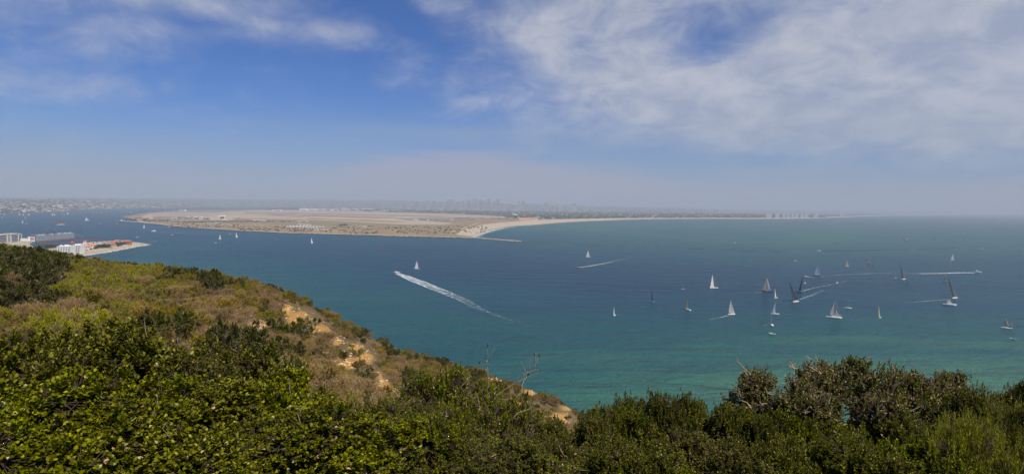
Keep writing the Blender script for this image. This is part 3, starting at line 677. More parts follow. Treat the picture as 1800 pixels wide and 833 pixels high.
# ------------------------------------------------------------------ low land across the water
def g2(l): return [tuple(gp(*q)[:2]) for q in l]
def in_poly(p, poly):
    x, y = p; c = False; j = len(poly) - 1
    for i in range(len(poly)):
        a, b = poly[i], poly[j]
        if (a[1] > y) != (b[1] > y) and x < (b[0] - a[0]) * (y - a[1]) / (b[1] - a[1]) + a[0]: c = not c
        j = i
    return c
def subdiv(l, k=6):
    """rounded outline through photo points"""
    out = []; n = len(l)
    for i in range(n):
        p0, p1, p2, p3 = (np.array(l[(i + q) % n], float) for q in (-1, 0, 1, 2))
        for t in np.linspace(0, 1, k, endpoint=False):
            out.append(tuple(.5 * ((2 * p1) + (p2 - p0) * t + (2 * p0 - 5 * p1 + 4 * p2 - p3) * t * t + (3 * p1 - p0 - 3 * p2 + p3) * t ** 3)))
    return out
def ground_mat(key, c0, c1, c2, sc=.004):
    m, n = new_mat(key); pos = n.n('ShaderNodeNewGeometry').outputs['Position']
    a = n.noise(pos, sc, 6, .65, .5); b = n.noise(pos, sc * 7, 4, .6)
    c = n.mix(n.gs(a, .35, .65), c0, c1); c = n.mix(n.gs(b, .52, .72), c, c2)
    finish(n, n.n('ShaderNodeBsdfPrincipled', {'Base Color': c, 'Roughness': .95, 'Specular IOR Level': .1}).outputs[0]); MT[key] = m
ground_mat('dry_field', (.3, .2, .11), (.21, .15, .08), (.1, .085, .045), .006)
ground_mat('scrub_field', (.19, .15, .08), (.24, .18, .1), (.11, .095, .05), .006)
ground_mat('apron', (.4, .32, .235), (.34, .27, .2), (.27, .215, .16), .003)
ground_mat('asphalt', (.2, .175, .155), (.16, .14, .13), (.24, .21, .18), .01)
ground_mat('sand_beach', (.44, .37, .27), (.4, .33, .24), (.34, .28, .2), .01)
ground_mat('town_ground', (.12, .12, .09), (.2, .17, .14), (.09, .1, .07), .004)
ground_mat('hills_soil', (.1, .1, .07), (.16, .13, .1), (.2, .17, .14), .0015)
def sheet(name, pxs, z, mat, label, cat, skirt=3.0, sm=None, k=1):
    poly = g2(subdiv(pxs, k) if k > 1 else pxs)
    a = sum(poly[i - 1][0] * poly[i][1] - poly[i][0] * poly[i - 1][1] for i in range(len(poly)))
    if a < 0: poly = poly[::-1]
    o = MB().prism(poly, z - skirt, z, 0, 1 if sm else 0).build(name, [mat] + ([sm] if sm else [])); return tag(o, label, cat, kind='structure'), poly
ISL = [(212, 381.5), (224, 383), (236, 386.5), (243, 389), (262, 393), (290, 396), (330, 400), (380, 403.5), (420, 405.5), (500, 409.5), (560, 411.5), (640, 413.5), (720, 416), (790, 417.5), (826, 418.6),
       (829, 416.8), (842, 411.5), (863, 404.5), (885, 400.5), (909, 397.5), (940, 395.7), (983, 391.8), (1025, 389.5), (1094, 386.7), (1150, 385.4), (1233, 384.8), (1317, 385), (1400, 384.7), (1444, 383.7), (1522, 380.2),
       (1578, 379.2), (1661, 378.2), (1800, 377.4), (2050, 380.2), (2050, 379), (1800, 376.6), (1661, 377.1), (1578, 378.0), (1522, 378.9), (1444, 381.6), (1400, 378), (1300, 374), (1150, 372), (1000, 370.8), (900, 370), (760, 368.6),
       (620, 367.3), (520, 367.2), (440, 368.8), (360, 369.6), (315, 370.3), (270, 373), (247, 376), (228, 379.5)]
isl, ISLP = sheet('island_ground', ISL, 2.5, 'dry_field', 'flat brown peninsula with an airfield across the channel', 'peninsula', 6, 'rock')
def patch(name, pxs, lift, mat, label):
    poly = g2(pxs); a = sum(poly[i - 1][0] * poly[i][1] - poly[i][0] * poly[i - 1][1] for i in range(len(poly)))
    if a < 0: poly = poly[::-1]
    o = MB().prism(poly, 2.5 + lift - .25, 2.5 + lift).build(name, mat); return tag(o, label, name.replace('_', ' '), kind='structure')
patch('field', [(250, 389.6), (300, 390), (345, 391), (372, 386.5), (400, 387), (470, 387), (560, 387.5), (690, 395), (790, 397), (860, 396), (885, 391), (870, 399), (835, 408), (812, 414.5), (760, 414), (690, 405), (600, 401), (520, 396), (430, 393.5), (350, 394)], .15, 'scrub_field', 'olive brown scrub field along the channel side of the peninsula')
patch('runway', [(249, 381.5), (262, 376.6), (300, 374.6), (380, 374), (440, 370.6), (520, 369.2), (640, 371.5), (760, 376), (890, 381.5), (886, 384), (800, 383), (700, 384), (745, 389), (800, 393.5), (780, 396), (720, 395.8), (660, 393), (600, 389.5), (520, 386.3), (460, 385), (408, 384), (414, 387.5), (372, 388), (364, 385), (345, 383.5), (340, 381), (268, 381.5), (270, 386), (256, 386)], .3, 'apron', 'pale beige airfield apron and runways')
patch('taxiway', [(268, 378.4), (372, 379), (372, 379.9), (266, 379.3)], .45, 'asphalt', 'darker strip between the runway lanes')
patch('road', [(792, 409), (840, 392.8), (843, 392.8), (797, 409.2)], .45, 'sand_beach', 'sandy track across the dry field')
patch('taxiway', [(268, 383.2), (330, 383.4), (330, 384.6), (272, 384.8)], .45, 'asphalt', 'dark strip in front of the western hangars')
patch('parking_ground', [(300, 372.6), (355, 371.7), (390, 372.2), (385, 373.7), (300, 374.4)], .45, 'asphalt', 'grey yard behind the runway')
patch('parking_ground', [(690, 384.5), (740, 384), (840, 385.5), (850, 388), (780, 389), (720, 388)], .45, 'asphalt', 'grey yard of parked vehicles in the middle of the airfield')
for k_, (a_, b_) in enumerate((((420, 372.6), (880, 382.6)), ((470, 371), (700, 373.4)), ((540, 377.5), (790, 387.5)), ((430, 376), (640, 389.5)), ((600, 371.5), (500, 385)), ((300, 376.4), (520, 376.9)), ((700, 379), (640, 388)))):
    patch('taxiway', [a_, b_, (b_[0], b_[1] + .45), (a_[0], a_[1] + .45)], .6, 'asphalt', f"thin grey taxiway strip {['running the length of the apron', 'along the far edge of the apron', 'through the near right of the apron', 'slanting to the near edge', 'crossing the apron from far right', 'at the west end of the apron', 'short, crossing before the yard'][k_]}")
patch('field', [(430, 373.4), (620, 376.6), (800, 381.2), (770, 382), (600, 378.4), (430, 374.8)], .42, 'dry_field', 'strip of dry grass along the far runway')
patch('field', [(470, 377.2), (600, 380), (700, 383), (670, 384.2), (560, 381.6), (470, 379)], .42, 'dry_field', 'strip of dry grass between the runways')
patch('field', [(540, 384.6), (640, 387.2), (720, 391), (690, 391.8), (600, 387.8), (540, 385.6)], .42, 'dry_field', 'strip of dry grass on the near side of the apron')
BEACH_O = [(829, 416.8), (842, 411.5), (863, 404.5), (885, 400.5), (909, 397.5), (940, 395.7), (983, 391.8), (1025, 389.5), (1094, 386.7), (1150, 385.4), (1233, 384.8), (1317, 385), (1400, 384.7), (1444, 383.7), (1522, 380.2), (1578, 379.2), (1661, 378.2), (1800, 377.4), (2050, 380.2)]
BEACH_I = [(2050, 379.4), (1800, 376.9), (1661, 377.5), (1578, 378.4), (1522, 379.3), (1444, 382.6), (1400, 383.4), (1317, 383.6), (1233, 383.5), (1150, 383.7), (1094, 384.2), (1025, 385), (960, 387), (920, 388.8), (880, 392), (850, 395.5), (826, 401), (808, 408), (802, 414)]
patch('beach', BEACH_O + BEACH_I, .6, 'sand_beach', 'pale curved sandy beach between the bay and the peninsula')
# foam on the water: surf and wakes share a broken white material with real gaps
m, n = new_mat('foam')
pos = n.n('ShaderNodeNewGeometry').outputs['Position']; d_ = attr(n, 'dens')
f1 = n.noise(pos, .3, 3, .6, .4); f2 = n.noise(pos, .05, 3, .6)
al = n.gs(n.m('ADD', n.m('SUBTRACT', n.m('SUBTRACT', n.m('ADD', n.m('MULTIPLY', f1, 2.2), n.m('MULTIPLY', f2, .4)), .8), 1.0), d_), -.2, .9)
db = n.n('ShaderNodeBsdfDiffuse', {0: (.72, .76, .78, 1)}); tb_ = n.n('ShaderNodeBsdfTransparent')
finish(n, n.n('ShaderNodeMixShader', {0: n.m('MINIMUM', n.m('MULTIPLY', al, .95), n.m('ADD', .25, n.m('MULTIPLY', d_, .75))), 1: tb_.outputs[0], 2: db.outputs[0]}).outputs[0]); MT['foam'] = m
def ribbon(name, pxs, wfun, dfun, label, across=9, z=.12, k=10, kind='stuff', cat='wake', world=None):
    pts = np.array([gp(*q) for q in pxs]) if world is None else np.array(world)
    t = np.linspace(0, len(pts) - 1, (len(pts) - 1) * k + 1); P_ = np.stack([np.interp(t, np.arange(len(pts)), pts[:, c]) for c in range(3)], 1)
    for _ in range(4): P_[1:-1] = .25 * P_[:-2] + .5 * P_[1:-1] + .25 * P_[2:]
    T_ = norm(np.gradient(P_, axis=0)); N_ = np.stack([-T_[:, 1], T_[:, 0], np.zeros(len(T_))], 1); s = np.linspace(0, 1, len(P_)); c = np.linspace(-1, 1, across)
    W_ = np.array([wfun(q) for q in s]); V = P_[:, None] + N_[:, None] * (W_[:, None, None] * c[None, :, None]); V[..., 2] = z
    Dn = np.array([[dfun(a_, b_) for b_ in c] for a_ in s]); i, j = np.meshgrid(np.arange(len(P_) - 1), np.arange(across - 1), indexing='ij')
    F = np.stack([i * across + j, i * across + j + 1, (i + 1) * across + j + 1, (i + 1) * across + j], -1).reshape(-1, 4)[:, ::-1]
    o = link(name, np_mesh(name, V.reshape(-1, 3), F, 'foam', {'dens': Dn.ravel()})); return tag(o, label, cat, kind=kind)
ribbon('surf', [(833, 417), (846, 412), (868, 404.9), (890, 401), (912, 398), (945, 396), (983, 392.4), (1040, 389.7), (1094, 387.1), (1160, 385.8)], lambda s: 15 + 14 * (1 - s) + 6 * math.sin(s * 40), lambda s, c: .75 * (1 - abs(c)) ** .6 * (1 - s * .35), 'white surf breaking along the curved beach', k=14, z=.2, cat='surf')
ribbon('surf', [(829, 417.4), (843, 411.8), (864, 405), (886, 401)], lambda s: 6, lambda s, c: .9, 'thin wash of foam at the edge of the sand', z=.3, cat='surf')

# ------------------------------------------------------------------ mainland with hills
uu = np.linspace(-1.25, 1.3, 260); shore_px = [(-300, 380), (0, 374.4), (60, 373), (110, 371), (150, 368.8), (200, 367), (300, 365.2), (400, 364.4), (600, 366.2), (800, 369.3), (1000, 371.3), (1200, 373.2), (1500, 374.5), (1900, 377)]
su = np.array([gp(*q)[0] / gp(*q)[1] for q in shore_px]); sD = np.array([gp(*q)[1] for q in shore_px])
ks = np.concatenate([[0, .01], np.linspace(.03, 1, 60)]) ** 1.3
Ds = np.interp(uu, su, sD); Hh = np.interp(uu, [gp(q, 700)[0] / gp(q, 700)[1] for q in (-300, 0, 300, 600, 850, 1050, 1300, 1900)], [110, 125, 185, 225, 200, 120, 50, 20])
def ml_z(X_, Y_):
    u = X_ / Y_; d = Y_ - np.interp(u, su, sD); H_ = np.interp(u, uu, Hh)
    return 2.0 + H_ * np.clip((d - 250) / 5200, 0, 1) ** .8 * (1 + .35 * fbm(X_ * .0007, Y_ * .0005, 4)) + 18 * np.clip(d / 800, 0, 1) * (fbm(X_ * .003, Y_ * .003, 3) + .3)
K, U = np.meshgrid(ks, uu, indexing='ij'); Yv = Ds[None] + K * 22000; Xv = U * Yv; Zv = ml_z(Xv, Yv); Zv[0] = -3; Zv[-1] = -3
a, b = len(ks), len(uu); i, j = np.meshgrid(np.arange(a - 1), np.arange(b - 1), indexing='ij')
F = np.stack([i * b + j, (i + 1) * b + j, (i + 1) * b + j + 1, i * b + j + 1], -1).reshape(-1, 4)[:, ::-1]
tag(link('hills', np_mesh('hills', np.stack([Xv, Yv, np.clip(Zv, -3, 300)], -1).reshape(-1, 3), F, 'hills_soil', smooth=True)), 'hazy built up hills on the far side of the bay', 'hills', kind='structure')

# distant houses: 280 stand as things, the rest of the city as one mass
def house_mesh(w_, d_, h_, wall, roof):
    return MB().box((0, 0, h_ / 2), (w_, d_, h_)).gable((0, 0, h_), (w_, d_), h_ * .5, 1, .6).mesh('house', [wall, roof])
HM = [house_mesh(w_, d_, h_, a_, b_) for w_, d_, h_, a_, b_ in ((22, 14, 7, 'white_paint', 'offwhite'), (26, 16, 8, 'cream', 'terracotta'), (34, 20, 10, 'white_paint', 'mid_grey'), (20, 14, 6, 'offwhite', 'orange_tile'), (44, 22, 12, 'cream', 'offwhite'))]
nh = 0
while nh < 280:
    x_ = random.uniform(-20, 330); d = random.uniform(40, 1500) ** 1.0; p = ray(x_, 600); u = p[0] / p[1]; Y_ = float(np.interp(u, su, sD)) + d; X_ = u * Y_
    o = link('house', HM[nh % 5]); s_ = random.uniform(.45, .95); o.scale = (s_, s_, s_); o.location = (X_, Y_, float(ml_z(X_, Y_)) - .5); o.rotation_euler[2] = random.uniform(-.5, .5)
    tag(o, ('white walled', 'cream walled', 'broad white', 'tile roofed', 'long cream')[nh % 5] + ' small hazy house among many on the far northern shore', 'house', 'houses on the far northern shore'); nh += 1
def mass_boxes(n, xr, dr, wr, hr_, zf, xpow=1.0):
    x_ = rng.uniform(*xr, n); u = np.array([ray(q, 600)[0] / ray(q, 600)[1] for q in x_]); Y_ = np.interp(u, su, sD) + dr[0] + (dr[1] - dr[0]) * rng.random(n) ** 1.4; X_ = u * Y_; Z_ = zf(X_, Y_)
    w_ = rng.uniform(*wr, n); d_ = rng.uniform(*wr, n); h_ = rng.uniform(*hr_, n); return np.stack([X_, Y_, Z_], 1), np.stack([w_, d_, h_], 1)
def boxes_np(c, s, yaw):
    co, si = np.cos(yaw), np.sin(yaw); q = np.array([[-1, -1, 0], [1, -1, 0], [1, 1, 0], [-1, 1, 0], [-1, -1, 1], [1, -1, 1], [1, 1, 1], [-1, 1, 1.]]) * np.array([.5, .5, 1]); V = q[None] * s[:, None]
    x = V[..., 0] * co[:, None] - V[..., 1] * si[:, None]; y = V[..., 0] * si[:, None] + V[..., 1] * co[:, None]; V = np.stack([x, y, V[..., 2] - 2], -1) + c[:, None]
    k = (np.arange(len(c)) * 8)[:, None]; F = np.concatenate([k + np.array([f]) for f in ((4, 5, 6, 7), (0, 1, 5, 4), (1, 2, 6, 5), (2, 3, 7, 6), (3, 0, 4, 7))]); return V.reshape(-1, 3), F
m, n = new_mat('city_mix'); c_ = n.ramp(attr(n, 'tone'), [(0, (.1, .1, .1)), (.4, (.22, .19, .16)), (.65, (.29, .26, .22)), (.8, (.22, .14, .11)), (.94, (.32, .3, .28)), (1, (.42, .42, .4))])
finish(n, n.n('ShaderNodeBsdfPrincipled', {'Base Color': c_, 'Roughness': .8}).outputs[0]); MT['city_mix'] = m
c1, s1 = mass_boxes(5200, (-60, 1250), (60, 5200), (12, 38), (5, 12), ml_z); V, F = boxes_np(c1, s1, rng.uniform(-.6, .6, len(c1)))
tag(link('distant_houses', np_mesh('distant_houses', V, F, 'city_mix', {'tone': np.repeat(rng.random(len(c1)), 8)})), 'pale speckle of countless houses on the hazy hills', 'houses', kind='stuff')
def blobs_np(c, r, h):
    n_ = len(c); q = np.array([[1, 0, .4], [.5, .87, .5], [-.5, .87, .35], [-1, 0, .5], [-.5, -.87, .4], [.5, -.87, .45], [0, 0, 1], [.6, 0, .85], [-.5, .3, .9], [0, 0, 0.]])
    V = q[None] * np.stack([r, r, h], 1)[:, None] * rng.uniform(.7, 1.25, (n_, 10, 1)) + c[:, None]; k = (np.arange(n_) * 10)[:, None]
    F = np.concatenate([k + np.array([f]) for f in ((0, 1, 7), (1, 2, 8), (2, 3, 8), (3, 4, 6), (4, 5, 6), (5, 0, 7), (1, 8, 7), (7, 8, 6), (8, 3, 6), (7, 6, 5), (9, 1, 0), (9, 2, 1), (9, 3, 2), (9, 4, 3), (9, 5, 4), (9, 0, 5))]); return V.reshape(-1, 3), F
c1, s1 = mass_boxes(4200, (-60, 1250), (10, 3800), (16, 60), (8, 16), ml_z); V, F = blobs_np(c1, s1[:, 0] * .5, s1[:, 2])
tag(link('woods', np_mesh('woods', V, F, 'leaf_far', {'tone': np.repeat(rng.random(len(c1)), 10)})), 'hazy tree masses between the far houses', 'woods', kind='stuff')
bz = ribbon
patch_l = [(60, 373.3), (85, 372.3), (110, 371.4), (125, 370.6), (125, 370.1), (110, 370.6), (85, 371.6), (60, 372.8)]
sheet('beach', patch_l, 3.2, 'sand_beach', 'thin pale beach on the far northern shore', 'beach', 4)

# wooded town on the peninsula: tree mass and roofs
def sample_px(xr, ytop, ybot, n_):
    out = []
    while len(out) < n_:
        x_ = random.uniform(*xr); y_ = random.uniform(np.interp(x_, *ytop), np.interp(x_, *ybot)); out.append(gp(x_, y_, 2.5))
    return np.array(out)
tt_ = ([620, 700, 800, 900, 1000, 1150, 1300, 1400, 1450], [370, 371, 371.5, 371.5, 372, 373, 375.5, 379, 381.8]); tbm = ([620, 700, 800, 860, 890, 930, 1000, 1100, 1300, 1400, 1450], [371, 373, 375.5, 378.5, 381.5, 385, 384.6, 383.4, 382.8, 382.8, 382.3])
c1 = np.concatenate([sample_px((640, 1450), tt_, tbm, 5200), sample_px((470, 860), ([470, 860], [366.9, 369.2]), ([470, 700, 860], [368.7, 370.6, 373]), 900)]); V, F = blobs_np(c1, rng.uniform(9, 24, len(c1)), rng.uniform(8, 19, len(c1)))
tag(link('woods', np_mesh('woods', V, F, 'leaf_far', {'tone': np.repeat(rng.random(len(c1)) * .8, 10)})), 'dark belt of trees covering the town behind the curved beach', 'woods', kind='stuff')
c1 = sample_px((640, 1440), tt_, tbm, 1500); s1 = np.stack([rng.uniform(14, 34, len(c1)), rng.uniform(12, 26, len(c1)), rng.uniform(8, 17, len(c1))], 1); V, F = boxes_np(c1, s1, rng.uniform(-.6, .6, len(c1)))
tag(link('distant_houses', np_mesh('distant_houses', V, F, 'city_mix', {'tone': np.repeat(rng.random(len(c1)) ** 1.4, 8)})), 'countless roofs among the trees behind the curved beach', 'houses', kind='stuff')

# ------------------------------------------------------------------ skyline, condo towers, bridge
TW = [(718, 7, 355), (735, 8, 354), (753, 7, 350.5), (763, 6, 353), (776, 10, 354), (789, 7, 350), (795, 6, 348.6), (806, 8, 355), (814, 6, 353), (824, 8, 351), (836, 12, 348.8), (846, 9, 351.5), (853, 7, 353),
      (859, 8, 349.8), (869, 7, 352), (874, 9, 349), (885, 8, 358), (902, 9, 359), (912, 5, 353.5), (919, 6, 353.6), (906, 12, 358.5), (946, 8, 361), (960, 8, 355.8), (972, 9, 361), (1009, 9, 357), (1003, 16, 364), (984, 7, 362.5), (700, 10, 358), (1029, 9, 363.5), (1260, 8, 368)]
for k, (x_, w_, yt) in enumerate(TW):
    D = 10800 + (k * 37 % 11) * 110; p = pt(x_, yt, D); h_ = p[2]; wm = w_ * D / 1000 * .92; z0 = float(ml_z(p[0], D)); mb = MB(); hh = h_ - z0
    mb.box((0, 0, hh / 2), (wm, wm * .8, hh)); st = k % 3
    if st == 0: mb.box((0, 0, hh + 3), (wm * .5, wm * .4, 6))
    elif st == 1: mb.box((wm * .18, 0, hh + 5), (wm * .45, wm * .5, 10)).tube([(0, 0, hh + 6), (0, 0, hh + 22)], [1.5, .6], 5)
    else: mb.box((0, 0, hh + 4), (wm * .8, wm * .6, 8), 0, 0, .6)
    t_ = empty('tower_block', (p[0], p[1], z0), f"{['blocky', 'stepped', 'tapered'][st]} hazy skyline tower {['of pale tan tone', 'of blue grey glass'][k % 2]}, number {k + 1} of the downtown row", 'skyscraper', 'skyline towers')
    mb.build('wall', 'tower_blue' if k % 2 else 'tower_tan', t_)
    wb = MB()
    for q in range(int(hh / 14)): wb.box((0, -wm * .4 - .3, 8 + q * 14), (wm * .9, .6, 5))
    wb.build('window_bands', 'window_dark', t_)
names = {}
def order(n_): return ['leftmost', 'second from left', 'third from left', 'fourth from left', 'fifth from left', 'sixth from left', 'seventh from left', 'eighth from left', 'ninth from left', 'tenth from left', 'eleventh from left', 'twelfth from left', 'thirteenth from left', 'fourteenth from left', 'fifteenth from left', 'sixteenth from left'][n_]
for t_ in [o for o in C.objects if o.get('category') == 'skyscraper']: names[t_] = t_.location.x / t_.location.y
srt = sorted(names, key=names.get); N_ = len(srt)
land = lambda x_: 'west of the downtown cluster' if x_ < 710 else ('over the dry airfield edge' if x_ < 800 else ('in the densest downtown cluster' if x_ < 880 else ('above the white roofed hall' if x_ < 950 else 'east of downtown')))
grp = {}
for t_ in srt:
    x_ = proj((t_.location.x, t_.location.y, 100))[0][0]; g_ = land(x_); grp.setdefault(g_, []).append(t_)
for g_, l_ in grp.items():
    for k, t_ in enumerate(l_): t_['label'] = f"hazy grey skyline tower {order(k)} {g_}"
CT = [(1351, 11, 374.9), (1366, 8, 375.2), (1377, 6, 375.4), (1385, 7, 375.2), (1393, 6, 375.6), (1400, 6, 375.6), (1409, 6, 375), (1417, 8, 375), (1433, 9, 375), (1479, 8, 375.6)]
for k, (x_, w_, yt) in enumerate(CT):
    b0 = gp(x_, 383.2 if x_ < 1440 else 381.3, 2.5); D = b0[1]; wm = w_ * D / 1000 * .92; hh = pt(x_, yt, D)[2] - 2.5
    t_ = empty('apartment_tower', b0, f'{order(k)} of the slab shaped apartment towers standing on the long beach', 'tower', 'apartment towers on the beach')
    MB().box((0, 0, hh / 2), (wm, 18, hh)).box((0, 0, hh + 2), (wm * .3, 8, 4)).build('wall', 'tower_blue', t_)
    wb = MB()
    for q in range(int(hh / 7)): wb.box((0, -9.3, 4 + q * 7), (wm * .94, .6, 2.6))
    wb.build('balcony_bands', 'mid_grey', t_)
bp = [gp(x_, y_, 0) for x_, y_ in ((1100, 372.6),)]
mb = MB(); bt = empty('bridge', pt(1195, 371, 9800), 'long hazy arched bridge on tall piers behind the wooded town', 'bridge'); brx = np.linspace(1125, 1256, 30); dpts = []
for x_ in brx:
    yy = 363.2 + 8.5 * ((x_ - 1190) / 62) ** 2 * (.9 if x_ < 1190 else 1.0); dpts.append(pt(x_, min(yy, 371), 9800) - np.array(bt.location))
mb.loft([[(p[0], p[1] - 9, p[2] - 2.5), (p[0], p[1] + 9, p[2] - 2.5), (p[0], p[1] + 9, p[2] + 2.5), (p[0], p[1] - 9, p[2] + 2.5)] for p in dpts]); mb.build('deck', 'tower_blue', bt)
for p in dpts[1:-1:2]:
    zb = -bt.location.z; MB().box((p[0], p[1], (p[2] - 2.5 + zb) / 2), (6, 14, p[2] - 2.5 - zb)).build('pier', 'tower_blue', bt)

# ------------------------------------------------------------------ airfield buildings
def shed_mesh(w_, d_, h_, wall, roof, door, arch=False):
    mb = MB()
    if arch:
        n_ = 9; r_ = [(d_ / 2 * math.cos(t), h_ * math.sin(t)) for t in np.linspace(0, math.pi, n_)]
        mb.loft([[(x, a_, b_) for a_, b_ in r_] for x in (-w_ / 2, w_ / 2)]); mb.box((w_ * .0, -d_ / 2 - .2, h_ * .3), (w_ * .5, .8, h_ * .6), 0, 2)
        mb.m[:n_] = [1] * n_
    else:
        mb.box((0, 0, h_ / 2), (w_, d_, h_)).gable((0, 0, h_), (w_, d_), h_ * .22, 1, .8); mb.box((0, -d_ / 2 - .2, h_ * .38), (w_ * .6, .8, h_ * .7), 0, 2)
    return mb.mesh('shed', [wall, roof, door])
def flat_mesh(w_, d_, h_, wall, roof):
    mb = MB().box((0, 0, h_ / 2), (w_, d_, h_)).box((0, 0, h_ + .3), (w_ + 1, d_ + 1, .6), 0, 1).box((w_ * .2, 0, h_ + 2), (w_ * .2, d_ * .3, 3), 0, 0)
    for q in range(max(1, int(h_ / 4))): mb.box((0, -d_ / 2 - .15, 2.2 + q * 4), (w_ * .9, .5, 1.3), 0, 2)
    return mb.mesh('flat_block', [wall, roof, 'window_dark'])
SH = {'hangar_white': shed_mesh(52, 38, 13, 'white_paint', 'white_paint', 'mid_grey'), 'hangar_tan': shed_mesh(50, 40, 13, 'cream', 'offwhite', 'window_dark'), 'shed': shed_mesh(30, 16, 6, 'offwhite', 'mid_grey', 'window_dark'),
      'shed_tan': shed_mesh(26, 14, 6, 'cream', 'terracotta', 'window_dark'), 'flat': flat_mesh(40, 16, 8, 'cream', 'offwhite'), 'flat_big': flat_mesh(70, 26, 12, 'offwhite', 'cream'), 'flat_grey': flat_mesh(36, 18, 7, 'mid_grey', 'offwhite'),
      'bunker': shed_mesh(24, 22, 8, 'concrete', 'concrete', 'window_dark', True), 'dark': flat_mesh(48, 24, 9, 'dark_grey', 'mid_grey'), 'hut': shed_mesh(14, 9, 4, 'white_paint', 'offwhite', 'window_dark')}
def bld(kind, x_, y_, name, label, cat, group=None, sc=1.0, yaw=.15, sz=None):
    p = gp(x_, y_, 2.9); o = link(name, SH[kind]); o.location = (p[0], p[1], 2.5); o.rotation_euler[2] = yaw; o.scale = sz or (sc, sc, sc); return tag(o, label, cat, group)
HG = 'hangars on the airfield'
bld('flat_big', 317.5, 372.2, 'warehouse', 'tall white block behind the west end of the runway', 'warehouse', None, yaw=0, sz=(.42, .9, 1.6)); bld('hangar_white', 325.5, 372.2, 'warehouse', 'smaller white arched warehouse beside the tall white block', 'warehouse', yaw=0, sz=(.42, .6, 1.35))
bld('hangar_tan', 391.5, 384.2, 'hangar', 'big square tan hangar in front of the runway', 'hangar', HG, yaw=.3, sz=(.85, 1.0, 1.35)); bld('hangar_white', 395, 387.3, 'hangar', 'small pale hangar just below the big tan hangar', 'hangar', HG, .4)
for k, (x_, y_) in enumerate(((332, 382), (343, 382.1), (354, 381.9))): bld('hangar_white', x_, y_, 'hangar', f"white roofed hangar, {['left', 'middle', 'right'][k]} of three in the yard by the runway", 'hangar', HG, .36, .35)
bld('hangar_white', 353, 385.5, 'hangar', 'lone white hangar below the row of three', 'hangar', HG, .34); bld('dark', 363.5, 385, 'warehouse', 'long dark flat building left of the pale square apron', 'warehouse', None, .6, 0)
for k, (x_, y_) in enumerate(((302, 383.2), (309, 383.4))): bld('hangar_white', x_, y_, 'hangar', f"small white hangar, {['left', 'right'][k]} of the pair near the pier", 'hangar', HG, .3)
bld('flat_big', 376, 393.4, 'long_building', 'long pale building in the scrub near the channel shore', 'building', None, yaw=0, sz=(.9, .4, .6)); bld('flat_grey', 353, 394.8, 'long_building', 'long grey building left of the pale one near the shore', 'building', None, yaw=0, sz=(1.1, .5, .5))
bld('flat', 398, 396.3, 'long_building', 'beige low compound right of the dark tree by the shore', 'building', None, yaw=0, sz=(1.2, .6, .8)); bld('hangar_white', 456, 388.4, 'long_building', 'thin long white shed at the scrub edge', 'building', None, yaw=0, sz=(1.5, .3, .4))
bld('hangar_tan', 399.5, 374.9, 'hangar', 'lone white hangar standing on the open runway', 'hangar', HG, .5); bld('dark', 419, 384.0, 'warehouse', 'small dark building at the right end of the pale apron', 'warehouse', None, .3)
bld('hangar_tan', 535, 389.7, 'hangar', 'yellowish low hangar on the scrub above the bunkers', 'hangar', HG, yaw=0, sz=(.9, .6, .45)); bld('hangar_tan', 523, 390.4, 'hangar', 'smaller yellowish hangar left of the low one above the bunkers', 'hangar', HG, yaw=0, sz=(.4, .4, .4))
bld('dark', 603.5, 396.5, 'warehouse', 'dark grey building in the middle of the dry field', 'warehouse', None, yaw=-.3, sz=(.75, .8, 1.0)); bld('flat_big', 637, 400, 'warehouse', 'flat white roofed block near the channel shore', 'warehouse', None, yaw=0, sz=(.55, .6, .6))
bld('dark', 466, 401.4, 'warehouse', 'dark doored white bunker near the channel shore', 'warehouse', None, .3, 0); bld('hangar_white', 488, 370.9, 'hangar', 'long white hangar on the far edge of the airfield', 'hangar', HG, yaw=0, sz=(2.6, 1, 1.2))
k = 0
for row, (y0, x0, x1, n_) in enumerate(((395.8, 526, 544, 4), (398.2, 508, 566, 11), (400.4, 510, 556, 10), (404.4, 557, 574, 4))):
    for q in range(n_):
        bld('bunker', x0 + (x1 - x0) * q / max(1, n_ - 1), y0 + q * .15, 'bunker', f"grey arched bunker {order(q)} in the {['back', 'middle', 'front', 'small lower'][row]} row", 'bunker', 'arched bunkers on the dry field', .55 if row == 3 else .72, .1)
k = 0
